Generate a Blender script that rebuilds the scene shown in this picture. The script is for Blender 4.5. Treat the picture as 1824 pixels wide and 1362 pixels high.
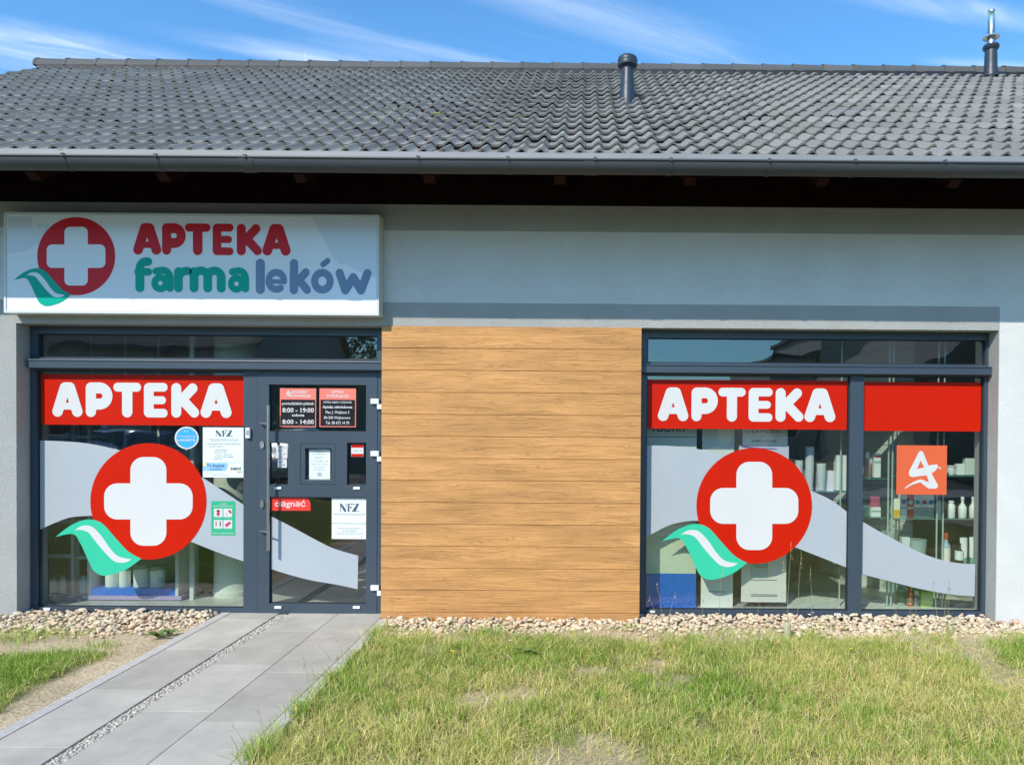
import bpy, bmesh, math, random
import numpy as np
from mathutils import Vector, Matrix
random.seed(7); rng = np.random.default_rng(7)
sc = bpy.context.scene
for o in list(bpy.data.objects): bpy.data.objects.remove(o)
R_ = math.radians

# ------------------------------------------------------------------ camera
F, CX, CY, W, H = 1300.0, 1042.0, 763.0, 1824, 1362
PITCH, YAW, ROLL = 0.0122, 0.0025, 0.0070
CAM = Vector((0.0, -6.19, 1.705))
fwd = Vector((math.sin(YAW)*math.cos(PITCH), math.cos(YAW)*math.cos(PITCH), -math.sin(PITCH)))
rt0 = fwd.cross(Vector((0, 0, 1))).normalized(); up0 = rt0.cross(fwd)
rt = rt0*math.cos(ROLL) + up0*math.sin(ROLL); up = up0*math.cos(ROLL) - rt0*math.sin(ROLL)
cam_d = bpy.data.cameras.new('camera'); cam = bpy.data.objects.new('camera', cam_d)
sc.collection.objects.link(cam)
cam_d.sensor_width = 36; cam_d.sensor_fit = 'HORIZONTAL'; cam_d.lens = F/W*36
cam_d.shift_x = (W/2-CX)/W; cam_d.shift_y = (CY-H/2)/W
cam_d.clip_start = 0.05; cam_d.clip_end = 2000
cam.matrix_world = Matrix(((rt.x, up.x, -fwd.x, CAM.x), (rt.y, up.y, -fwd.y, CAM.y), (rt.z, up.z, -fwd.z, CAM.z), (0, 0, 0, 1)))
sc.camera = cam

def ray(px, py): return fwd + rt*((px-CX)/F) - up*((py-CY)/F)
def at(px, py, Y=0.0):
    d = ray(px, py); return CAM + d*((Y-CAM.y)/d.y)
def gat(px, py, Z=0.0):
    d = ray(px, py); return CAM + d*((Z-CAM.z)/d.z)
def rect(x0, y0, x1, y1, Y=0.0):
    mx, my = (x0+x1)/2, (y0+y1)/2
    return at(x0, my, Y).x, at(x1, my, Y).x, at(mx, y1, Y).z, at(mx, y0, Y).z

# ------------------------------------------------------------------ light
SUN = Vector((-0.57, -1.0, 0.915)).normalized()
el = math.asin(SUN.z); az = math.atan2(SUN.x, SUN.y)
world = bpy.data.worlds.new('World'); sc.world = world; world.use_nodes = True
nt = world.node_tree; nt.nodes.clear()
def wn(t, **k):
    n = nt.nodes.new(t)
    for a, b in k.items(): setattr(n, a, b)
    return n
sky = wn('ShaderNodeTexSky', sky_type='NISHITA', sun_disc=False, sun_elevation=el, sun_rotation=az % (2*math.pi), altitude=50, air_density=1.0, dust_density=0.3, ozone_density=3.0)
tc = wn('ShaderNodeTexCoord'); sep = wn('ShaderNodeSeparateXYZ'); nt.links.new(tc.outputs['Generated'], sep.inputs[0])
mz = wn('ShaderNodeMath', operation='MAXIMUM'); nt.links.new(sep.outputs[2], mz.inputs[0]); mz.inputs[1].default_value = 0.05
dx = wn('ShaderNodeMath', operation='DIVIDE'); nt.links.new(sep.outputs[0], dx.inputs[0]); nt.links.new(mz.outputs[0], dx.inputs[1])
dy = wn('ShaderNodeMath', operation='DIVIDE'); nt.links.new(sep.outputs[1], dy.inputs[0]); nt.links.new(mz.outputs[0], dy.inputs[1])
cmb = wn('ShaderNodeCombineXYZ'); nt.links.new(dx.outputs[0], cmb.inputs[0]); nt.links.new(dy.outputs[0], cmb.inputs[1])
def cirrus(rot, sx, sy, off, scale, lo, hi, dist=0.6):
    mr = wn('ShaderNodeVectorRotate', rotation_type='Z_AXIS'); nt.links.new(cmb.outputs[0], mr.inputs['Vector']); mr.inputs['Angle'].default_value = R_(rot)
    mp = wn('ShaderNodeMapping'); nt.links.new(mr.outputs[0], mp.inputs['Vector'])
    mp.inputs['Scale'].default_value = (sx, sy, 1); mp.inputs['Location'].default_value = off
    nz = wn('ShaderNodeTexNoise'); nt.links.new(mp.outputs[0], nz.inputs['Vector'])
    nz.inputs['Scale'].default_value = scale; nz.inputs['Detail'].default_value = 7; nz.inputs['Roughness'].default_value = 0.52; nz.inputs['Distortion'].default_value = dist
    r = wn('ShaderNodeMapRange', interpolation_type='SMOOTHSTEP'); nt.links.new(nz.outputs['Fac'], r.inputs['Value'])
    r.inputs['From Min'].default_value = lo; r.inputs['From Max'].default_value = hi
    return r
c1 = cirrus(-29, 0.55, 3.0, (2.35, 5.25, 0), 1.1, 0.50, 0.80)
c2 = cirrus(-27, 1.5, 6.0, (1.1, 0.7, 0), 1.5, 0.35, 0.80, 1.0)
def blob(cx, cy, rx, ry, rot):
    "a bank of cloud: soft ellipse round a point of the cloud layer"
    mp = wn('ShaderNodeMapping', vector_type='TEXTURE'); nt.links.new(cmb.outputs[0], mp.inputs['Vector'])
    mp.inputs['Location'].default_value = (cx, cy, 0); mp.inputs['Rotation'].default_value = (0, 0, R_(rot)); mp.inputs['Scale'].default_value = (rx, ry, 1)
    ln = wn('ShaderNodeVectorMath', operation='LENGTH'); nt.links.new(mp.outputs[0], ln.inputs[0])
    r = wn('ShaderNodeMapRange', interpolation_type='SMOOTHSTEP'); nt.links.new(ln.outputs['Value'], r.inputs['Value'])
    r.inputs['From Min'].default_value = 1.0; r.inputs['From Max'].default_value = 0.0
    return r
def madd(a, b, op='ADD', clamp=False):
    m = wn('ShaderNodeMath', operation=op, use_clamp=clamp)
    for i, v in enumerate((a, b)):
        if isinstance(v, (int, float)): m.inputs[i].default_value = v
        else: nt.links.new(v, m.inputs[i])
    return m.outputs[0]
banks = None
for b in [(-1.9, 1.75, 0.5, 0.16, 22), (-1.45, 1.98, 0.62, 0.15, 22), (-0.02, 1.80, 0.75, 0.13, 30), (-0.75, 2.05, 0.5, 0.09, 22), (0.9, 1.78, 0.55, 0.07, 14), (1.25, 2.1, 0.4, 0.07, 14)]:
    o_ = blob(*b).outputs[0]; banks = o_ if banks is None else madd(banks, o_, 'MAXIMUM')
tex = madd(madd(c2.outputs[0], 0.75, 'MULTIPLY'), 0.25)
bk = madd(banks, tex, 'MULTIPLY')
fac = madd(madd(c1.outputs[0], 0.30, 'MULTIPLY'), madd(bk, 0.58, 'MULTIPLY'), 'ADD', True)
mixc = wn('ShaderNodeMix', data_type='RGBA'); nt.links.new(fac, mixc.inputs[0])
tint = wn('ShaderNodeVectorMath', operation='MULTIPLY'); nt.links.new(sky.outputs[0], tint.inputs[0]); tint.inputs[1].default_value = (0.53, 0.90, 1.07)
nt.links.new(tint.outputs[0], mixc.inputs[6]); mixc.inputs[7].default_value = (4.9, 5.4, 6.1, 1)
bg = wn('ShaderNodeBackground'); nt.links.new(mixc.outputs[2], bg.inputs[0]); bg.inputs[1].default_value = 0.15
wo = wn('ShaderNodeOutputWorld'); nt.links.new(bg.outputs[0], wo.inputs[0])
sd = bpy.data.lights.new('sun', 'SUN'); sd.energy = 2.8; sd.angle = R_(0.5); sd.color = (1.0, 0.93, 0.81)
so = bpy.data.objects.new('sun', sd); sc.collection.objects.link(so)
so.rotation_euler = SUN.to_track_quat('Z', 'Y').to_euler(); so.location = (-5, -9, 9)
sc.view_settings.view_transform = 'Standard'; sc.view_settings.look = 'None'; sc.view_settings.exposure = 0.72; sc.view_settings.gamma = 1
sc.cycles.max_bounces = 8; sc.cycles.transparent_max_bounces = 12; sc.cycles.use_denoising = True

# ------------------------------------------------------------------ helpers
def hexc(s):
    c = [int(s[i:i+2], 16)/255 for i in (0, 2, 4)]
    return tuple(((v+0.055)/1.055)**2.4 if v > 0.04045 else v/12.92 for v in c)
MATS = {}
def mat(name, col=(.5, .5, .5), rough=.6, metal=0, var=0, vs=6, bump=0, bs=80, spec=.5, attr=False, stretch=(1, 1, 1), bd=4, coat=0):
    if name in MATS: return MATS[name]
    m = bpy.data.materials.new(name); m.use_nodes = True; t = m.node_tree; b = t.nodes['Principled BSDF']
    b.inputs['Base Color'].default_value = (*col, 1); b.inputs['Roughness'].default_value = rough
    b.inputs['Metallic'].default_value = metal; b.inputs['Specular IOR Level'].default_value = spec
    b.inputs['Coat Weight'].default_value = coat
    tcn = t.nodes.new('ShaderNodeTexCoord'); mp = t.nodes.new('ShaderNodeMapping'); t.links.new(tcn.outputs['Object'], mp.inputs[0]); mp.inputs['Scale'].default_value = stretch
    src = None
    if attr:
        a = t.nodes.new('ShaderNodeAttribute'); a.attribute_name = 'Col'; src = a.outputs['Color']; t.links.new(src, b.inputs['Base Color'])
    if var:
        n = t.nodes.new('ShaderNodeTexNoise'); n.inputs['Scale'].default_value = vs; n.inputs['Detail'].default_value = 8; n.inputs['Roughness'].default_value = .65
        t.links.new(mp.outputs[0], n.inputs['Vector'])
        r = t.nodes.new('ShaderNodeMapRange'); r.inputs['From Min'].default_value = .3; r.inputs['From Max'].default_value = .7
        r.inputs['To Min'].default_value = 1-var; r.inputs['To Max'].default_value = 1+var; t.links.new(n.outputs['Fac'], r.inputs['Value'])
        mx = t.nodes.new('ShaderNodeVectorMath'); mx.operation = 'SCALE'; mx.inputs[0].default_value = col
        if src: t.links.new(src, mx.inputs[0])
        t.links.new(r.outputs[0], mx.inputs['Scale']); t.links.new(mx.outputs[0], b.inputs['Base Color'])
    if bump:
        n2 = t.nodes.new('ShaderNodeTexNoise'); n2.inputs['Scale'].default_value = bs; n2.inputs['Detail'].default_value = bd; t.links.new(mp.outputs[0], n2.inputs['Vector'])
        bp = t.nodes.new('ShaderNodeBump'); bp.inputs['Strength'].default_value = 1; bp.inputs['Distance'].default_value = bump
        t.links.new(n2.outputs['Fac'], bp.inputs['Height']); t.links.new(bp.outputs[0], b.inputs['Normal'])
    MATS[name] = m; return m

def glass_mat(name, tint=(.80, .88, .84), ior=1.52, boost=1.0, add=0.0):
    m = bpy.data.materials.new(name); m.use_nodes = True; t = m.node_tree; t.nodes.clear()
    fr = t.nodes.new('ShaderNodeFresnel'); ge = t.nodes.new('ShaderNodeNewGeometry'); mi = t.nodes.new('ShaderNodeMapRange')   # thin sheet: same reflectance from both faces
    mi.inputs['To Min'].default_value = ior; mi.inputs['To Max'].default_value = 1/ior; t.links.new(ge.outputs['Backfacing'], mi.inputs['Value']); t.links.new(mi.outputs[0], fr.inputs['IOR'])
    mu = t.nodes.new('ShaderNodeMath'); mu.operation = 'MULTIPLY_ADD'; mu.inputs[1].default_value = boost; mu.inputs[2].default_value = add; mu.use_clamp = True
    t.links.new(fr.outputs[0], mu.inputs[0])
    tr = t.nodes.new('ShaderNodeBsdfTransparent'); tr.inputs[0].default_value = (*tint, 1)
    gl = t.nodes.new('ShaderNodeBsdfGlossy'); gl.inputs['Roughness'].default_value = 0.0; gl.inputs[0].default_value = (.93, .97, 1, 1)
    tcn = t.nodes.new('ShaderNodeTexCoord'); n2 = t.nodes.new('ShaderNodeTexNoise'); n2.inputs['Scale'].default_value = 2.5; n2.inputs['Detail'].default_value = 1
    t.links.new(tcn.outputs['Object'], n2.inputs['Vector'])
    bp = t.nodes.new('ShaderNodeBump'); bp.inputs['Distance'].default_value = 0.004; bp.inputs['Strength'].default_value = .6
    t.links.new(n2.outputs['Fac'], bp.inputs['Height']); t.links.new(bp.outputs[0], gl.inputs['Normal'])
    mx = t.nodes.new('ShaderNodeMixShader'); t.links.new(mu.outputs[0], mx.inputs[0]); t.links.new(tr.outputs[0], mx.inputs[1]); t.links.new(gl.outputs[0], mx.inputs[2])
    o = t.nodes.new('ShaderNodeOutputMaterial'); t.links.new(mx.outputs[0], o.inputs[0]); return m

def link(name, me, m, parent=None):
    o = bpy.data.objects.new(name, me); sc.collection.objects.link(o)
    for q in (m if isinstance(m, (list, tuple)) else [m]): me.materials.append(q)
    if parent: o.parent = parent; o.matrix_parent_inverse = Matrix.Translation(-Vector(parent.location)) if parent.type == 'EMPTY' else Matrix()
    return o
def tag(o, label=None, cat=None, group=None, kind=None):
    if label: o['label'] = label
    if cat: o['category'] = cat
    if group: o['group'] = group
    if kind: o['kind'] = kind
    return o
def empty(name, loc, label, cat, group=None):
    o = bpy.data.objects.new(name, None); o.location = loc; o.empty_display_size = .1; sc.collection.objects.link(o)
    return tag(o, label, cat, group)

class MB:
    def __init__(s): s.v = []; s.f = []; s.mi = []; s.c = []
    def add(s, v, f, mi=0, c=None):
        b = len(s.v); s.v += [tuple(p) for p in v]; s.f += [tuple(i+b for i in q) for q in f]; s.mi += [mi]*len(f)
        s.c += [c]*len(f); return s
    def box(s, x0, x1, y0, y1, z0, z1, mi=0, c=None):
        if x0 > x1: x0, x1 = x1, x0
        if y0 > y1: y0, y1 = y1, y0
        if z0 > z1: z0, z1 = z1, z0
        return s.add([(x0, y0, z0), (x1, y0, z0), (x1, y1, z0), (x0, y1, z0), (x0, y0, z1), (x1, y0, z1), (x1, y1, z1), (x0, y1, z1)],
              [(3, 2, 1, 0), (4, 5, 6, 7), (0, 1, 5, 4), (1, 2, 6, 5), (2, 3, 7, 6), (3, 0, 4, 7)], mi, c)
    def rquad(s, x0, x1, z0, z1, Y, mi=0):
        return s.add([(x0, Y, z0), (x1, Y, z0), (x1, Y, z1), (x0, Y, z1)], [(0, 1, 2, 3)], mi)
    def lathe(s, prof, cx=0, cy=0, cz=0, n=20, mi=0):
        v = []; f = []
        for r, z in prof:
            for i in range(n): a = 2*math.pi*i/n; v.append((cx+r*math.cos(a), cy+r*math.sin(a), cz+z))
        for j in range(len(prof)-1):
            for i in range(n): k = (i+1) % n; f.append((j*n+i, j*n+k, (j+1)*n+k, (j+1)*n+i))
        f.append(tuple(range(n-1, -1, -1))); f.append(tuple((len(prof)-1)*n+i for i in range(n)))
        return s.add(v, f, mi)
    def tube(s, pts, r, n=8, mi=0):
        pts = [Vector(p) for p in pts]; rs = r if isinstance(r, (list, tuple)) else [r]*len(pts); v = []; f = []
        for i, p in enumerate(pts):
            d = (pts[min(i+1, len(pts)-1)]-pts[max(i-1, 0)]).normalized()
            a = d.cross(Vector((0, 0, 1)) if abs(d.z) < .9 else Vector((1, 0, 0))).normalized(); b = d.cross(a)
            for k in range(n): t = 2*math.pi*k/n; v.append(p+(a*math.cos(t)+b*math.sin(t))*rs[i])
        for j in range(len(pts)-1):
            for i in range(n): k = (i+1) % n; f.append((j*n+i, (j+1)*n+i, (j+1)*n+k, j*n+k))
        f.append(tuple(range(n))); f.append(tuple((len(pts)-1)*n+i for i in range(n-1, -1, -1)))
        return s.add(v, f, mi)
    def poly(s, pts, Y, mi=0):   # flat outline in the XZ plane facing -Y
        A = sum(pts[i][0]*pts[(i+1) % len(pts)][1]-pts[(i+1) % len(pts)][0]*pts[i][1] for i in range(len(pts)))
        if A < 0: pts = pts[::-1]
        return s.add([(x, Y, z) for x, z in pts], [tuple(range(len(pts)))], mi)
    def build(s, name, m, parent=None, smooth=False, bevel=0, tri=False):
        me = bpy.data.meshes.new(name); me.from_pydata(s.v, [], s.f); 
        me.polygons.foreach_set('material_index', s.mi)
        if any(c is not None for c in s.c):
            ca = me.color_attributes.new('Col', 'FLOAT_COLOR', 'CORNER'); arr = []
            for q, c in zip(s.f, s.c): arr += list((*c, 1) if c else (1, 1, 1, 1))*len(q)
            ca.data.foreach_set('color', arr)
        me.validate(); me.update()
        if smooth: me.shade_smooth()
        o = link(name, me, m, parent)
        if smooth: me.set_sharp_from_angle(angle=R_(40))
        if bevel:
            b = o.modifiers.new('bevel', 'BEVEL'); b.width = bevel; b.segments = 2; b.limit_method = 'ANGLE'; b.harden_normals = False
        return o

def holes_mesh(mb, x0, x1, z0, z1, holes, y0, y1, matfn=None, cutx=(), cutz=()):
    xs = sorted({x0, x1, *[h[0] for h in holes], *[h[1] for h in holes], *cutx}); zs = sorted({z0, z1, *[h[2] for h in holes], *[h[3] for h in holes], *cutz})
    xs = [x for x in xs if x0 <= x <= x1]; zs = [z for z in zs if z0 <= z <= z1]
    def solid(i, j):
        if i < 0 or j < 0 or i >= len(xs)-1 or j >= len(zs)-1: return False
        cx, cz = (xs[i]+xs[i+1])/2, (zs[j]+zs[j+1])/2
        return not any(h[0] < cx < h[1] and h[2] < cz < h[3] for h in holes)
    for i in range(len(xs)-1):
        for j in range(len(zs)-1):
            if not solid(i, j): continue
            a, b, c, d = xs[i], xs[i+1], zs[j], zs[j+1]; mi = matfn((a+b)/2, (c+d)/2) if matfn else 0
            mb.add([(a, y0, c), (b, y0, c), (b, y0, d), (a, y0, d)], [(0, 1, 2, 3)], mi)
            mb.add([(a, y1, c), (b, y1, c), (b, y1, d), (a, y1, d)], [(3, 2, 1, 0)], mi)
            if not solid(i-1, j): mb.add([(a, y0, c), (a, y1, c), (a, y1, d), (a, y0, d)], [(3, 2, 1, 0)], mi)
            if not solid(i+1, j): mb.add([(b, y0, c), (b, y1, c), (b, y1, d), (b, y0, d)], [(0, 1, 2, 3)], mi)
            if not solid(i, j-1): mb.add([(a, y0, c), (b, y0, c), (b, y1, c), (a, y1, c)], [(3, 2, 1, 0)], mi)
            if not solid(i, j+1): mb.add([(a, y0, d), (b, y0, d), (b, y1, d), (a, y1, d)], [(0, 1, 2, 3)], mi)
    return mb

# signed distance lettering: strokes with round ends melted into one outline
def sdf_add(mb, strokes, ox, oz, sx, sz, Y, res=0.0045, cuts=(), mi=0):
    pts = np.array([[*a, *b, r] for a, b, r in strokes])
    lo = np.array([min(pts[:, 0].min(), pts[:, 2].min()), min(pts[:, 1].min(), pts[:, 3].min())])-.2
    hi = np.array([max(pts[:, 0].max(), pts[:, 2].max()), max(pts[:, 1].max(), pts[:, 3].max())])+.2
    du, dv = res/sx, res/sz
    U, V = np.meshgrid(np.arange(lo[0], hi[0], du), np.arange(lo[1], hi[1], dv), indexing='ij')
    D = np.full(U.shape, 9.)
    for x0, y0, x1, y1, r in pts:
        ex, ey = x1-x0, y1-y0; L = ex*ex+ey*ey
        t = np.clip(((U-x0)*ex+(V-y0)*ey)/L, 0, 1) if L > 0 else 0*U
        D = np.minimum(D, np.hypot(U-x0-t*ex, V-y0-t*ey)-r)
    for x0, x1, y0, y1 in cuts:   # sharp rectangular notches
        D = np.maximum(D, -np.maximum(np.maximum(x0-U, U-x1), np.maximum(y0-V, V-y1)))
    vid = {}
    def vert(key, u, v):
        if key not in vid: vid[key] = len(vs_); vs_.append((ox+u*sx, Y, oz+v*sz))
        return vid[key]
    vs_ = []; fs = []; n, m = D.shape
    ins = D < 0
    for i in range(n-1):
        row = ins[i, :-1] | ins[i+1, :-1] | ins[i, 1:] | ins[i+1, 1:]
        for j in np.nonzero(row)[0]:
            cs = [(i, j), (i+1, j), (i+1, j+1), (i, j+1)]; out = []
            for k in range(4):
                p, q = cs[k], cs[(k+1) % 4]; dp, dq = D[p], D[q]
                if dp < 0: out.append(vert(p, U[p], V[p]))
                if (dp < 0) != (dq < 0):
                    t = dp/(dp-dq); key = (min(p, q), max(p, q)); out.append(vert(key, U[p]+(U[q]-U[p])*t, V[p]+(V[q]-V[p])*t))
            if len(out) > 2: fs.append(tuple(out))
    mb.add(vs_, fs, mi)
def arc(cx, cy, r, a0, a1, w, n=10):
    p = [(cx+r*math.cos(R_(a0+(a1-a0)*k/n)), cy+r*math.sin(R_(a0+(a1-a0)*k/n))) for k in range(n+1)]
    return [(p[k], p[k+1], w) for k in range(n)]
def pl(w, *p): return [(p[k], p[k+1], w) for k in range(len(p)-1)]
r = .16
GLY = {
 'A': (pl(r, (.16, .16), (.385, .84), (.535, .84), (.76, .16))+pl(.10, (.28, .31), (.64, .31)), .92),
 'P': (pl(r, (.16, .16), (.16, .84), (.44, .845))+arc(.44, .61, .235, 90, -90, .155)+pl(r, (.44, .375), (.2, .375)), .83),
 'T': (pl(.13, (.13, .87), (.70, .87))+pl(.155, (.415, .15), (.415, .85)), .83),
 'E': (pl(.15, (.15, .15), (.15, .85))+pl(.125, (.15, .875), (.60, .875))+pl(.115, (.15, .5), (.56, .5))+pl(.125, (.15, .125), (.60, .125)), .72),
 'K': (pl(.15, (.15, .15), (.15, .85))+pl(.145, (.25, .45), (.64, .85))+pl(.145, (.3, .55), (.69, .15)), .84),
 # lower case, unit = ascender height
 'f': (pl(.13, (.17, .12), (.17, .68))+arc(.37, .68, .20, 180, 80, .125)+pl(.11, (.12, .58), (.42, .58)), .54),
 'a': (pl(.115, (.575, .12), (.575, .42))+arc(.365, .42, .21, 0, 100, .105)+pl(.10, (.34, .63), (.17, .60))+arc(.30, .255, .165, 0, 360, .098, 18)+pl(.07, (.33, .40), (.57, .40)), .70),
 'r': (pl(.125, (.125, .12), (.125, .60))+arc(.36, .38, .235, 180, 85, .12), .47),
 'm': (pl(.125, (.125, .12), (.125, .60))+arc(.32, .44, .19, 180, 0, .12)+pl(.125, (.51, .12), (.51, .44))+arc(.70, .44, .19, 180, 0, .12)+pl(.125, (.89, .12), (.89, .44)), 1.02),
 'l': (pl(.13, (.13, .12), (.13, .87)), .26),
 'e': (arc(.34, .37, .245, 0, 305, .10, 20)+pl(.065, (.13, .35), (.58, .35)), .68),
 'k': (pl(.13, (.13, .12), (.13, .87))+pl(.12, (.25, .36), (.50, .62))+pl(.12, (.28, .40), (.54, .12)), .66),
 'ó': (arc(.36, .37, .245, 0, 360, .11, 24)+pl(.085, (.38, .85), (.52, .95)), .71),
 'w': (pl(.125, (.12, .62), (.30, .13), (.54, .50), (.78, .13), (.98, .62)), 1.10),
}
def word(mb, s, xs, z0, z1, Y, res=.0045):
    "each letter fitted between its own left and right edge"
    for ch, (a, b) in zip(s, xs):
        st, w = GLY[ch]; k = (b-a)/w
        sdf_add(mb, st, a, z0, k, (z1-z0), Y, res)

FONT = None
def text_mb(mb, s, x0, x1, z0, z1, Y, bold=0.0, mi=0):
    "built-in font outline fitted into a box"
    cu = bpy.data.curves.new('t', 'FONT'); cu.body = s; cu.size = 1; cu.offset = bold; cu.resolution_u = 2
    cu.align_x = 'LEFT'; ob = bpy.data.objects.new('t', cu); sc.collection.objects.link(ob)
    bpy.context.view_layer.update(); dg = bpy.context.evaluated_depsgraph_get()
    me = bpy.data.meshes.new_from_object(ob.evaluated_get(dg))
    v = np.array([tuple(p.co) for p in me.vertices])
    if len(v):
        lo, hi = v.min(0), v.max(0); sx = (x1-x0)/max(hi[0]-lo[0], 1e-6); sz = (z1-z0)/max(hi[1]-lo[1], 1e-6)
        mb.add([(x0+(p[0]-lo[0])*sx, Y, z0+(p[1]-lo[1])*sz) for p in v], [tuple(q.vertices) for q in me.polygons], mi)
    bpy.data.objects.remove(ob); bpy.data.curves.remove(cu); bpy.data.meshes.remove(me)
def tx(mb, s, px0, py0, px1, py1, Y, bold=0.0, mi=0):
    x0, x1, z0, z1 = rect(px0, py0, px1, py1, Y); text_mb(mb, s, x0, x1, z0, z1, Y, bold, mi)

def smooth_closed(pts, n=6):
    out = []; N = len(pts)
    for i in range(N):
        p0, p1, p2, p3 = pts[i-1], pts[i], pts[(i+1) % N], pts[(i+2) % N]
        for k in range(n):
            t = k/n
            out.append(tuple(.5*((2*p1[a])+(-p0[a]+p2[a])*t+(2*p0[a]-5*p1[a]+4*p2[a]-p3[a])*t*t+(-p0[a]+3*p1[a]-3*p2[a]+p3[a])*t**3) for a in (0, 1)))
    return out
def smooth_open(pts, n=6):
    q = [pts[0]]+list(pts)+[pts[-1]]; out = []
    for i in range(1, len(q)-2):
        p0, p1, p2, p3 = q[i-1], q[i], q[i+1], q[i+2]
        for k in range(n):
            t = k/n
            out.append(tuple(.5*((2*p1[a])+(-p0[a]+p2[a])*t+(2*p0[a]-5*p1[a]+4*p2[a]-p3[a])*t*t+(-p0[a]+3*p1[a]-3*p2[a]+p3[a])*t**3) for a in (0, 1)))
    out.append(tuple(pts[-1])); return out
def P2(px, py, Y): p = at(px, py, Y); return (p.x, p.z)

def vnoise(x, y, seed=0):
    xi, yi = np.floor(x).astype(int), np.floor(y).astype(int); fx, fy = x-xi, y-yi; fx = fx*fx*(3-2*fx); fy = fy*fy*(3-2*fy)
    def h(a, b):
        n = (a*374761393+b*668265263+seed*974634777) & 0x7fffffff; n = ((n ^ (n >> 13))*1274126177) & 0x7fffffff
        return ((n ^ (n >> 16)) & 0xffff)/65535.
    return (h(xi, yi)*(1-fx)+h(xi+1, yi)*fx)*(1-fy)+(h(xi, yi+1)*(1-fx)+h(xi+1, yi+1)*fx)*fy
def fbm(x, y, s=0): return .5*vnoise(x, y, s)+.3*vnoise(2.1*x, 2.1*y, s+5)+.2*vnoise(4.3*x, 4.3*y, s+9)
# ------------------------------------------------------------------ materials
M_white = mat('white_render', (.74, .745, .73), .9, var=.06, vs=2, bump=.012, bs=110, bd=3)
M_grey = mat('grey_render', (.42, .425, .415), .9, var=.08, vs=2.2, bump=.014, bs=100, bd=3)
M_anth = mat('anthracite_aluminium', (.043, .064, .090), .38, var=.05, vs=2, spec=.6)
M_dark = mat('dark_rubber', (.012, .014, .018), .6)
M_zinc = mat('gutter_metal_shaded', (.060, .066, .072), .5, spec=.3, var=.10, vs=3, stretch=(.6, 1, 6))  # base colour lowered to stand for shade on the downward-facing gutter
M_tile = mat('concrete_tile', (.2, .2, .2), .65, attr=True, var=.10, vs=30, bump=.001, bs=60, spec=.2)
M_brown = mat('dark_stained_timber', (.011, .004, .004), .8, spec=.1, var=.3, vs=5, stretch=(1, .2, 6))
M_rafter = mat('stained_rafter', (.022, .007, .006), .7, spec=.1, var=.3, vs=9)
M_plastic = mat('graphite_plastic', (.03, .042, .06), .42)
M_steel = mat('brushed_steel', (.55, .56, .57), .3, metal=1.0, var=.08, vs=20)
M_whitep = mat('white_plastic', (.75, .76, .78), .35)
M_glass = glass_mat('shop_glass', boost=2.0, add=.05, tint=(.80, .88, .83))
M_intw = mat('interior_paint', (.8, .81, .78), .8, var=.04)
M_intf = mat('interior_floor_tiles', (.62, .60, .55), .35, var=.15, vs=3)
M_int = mat('interior_dark', (.10, .105, .105), .8)

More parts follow.
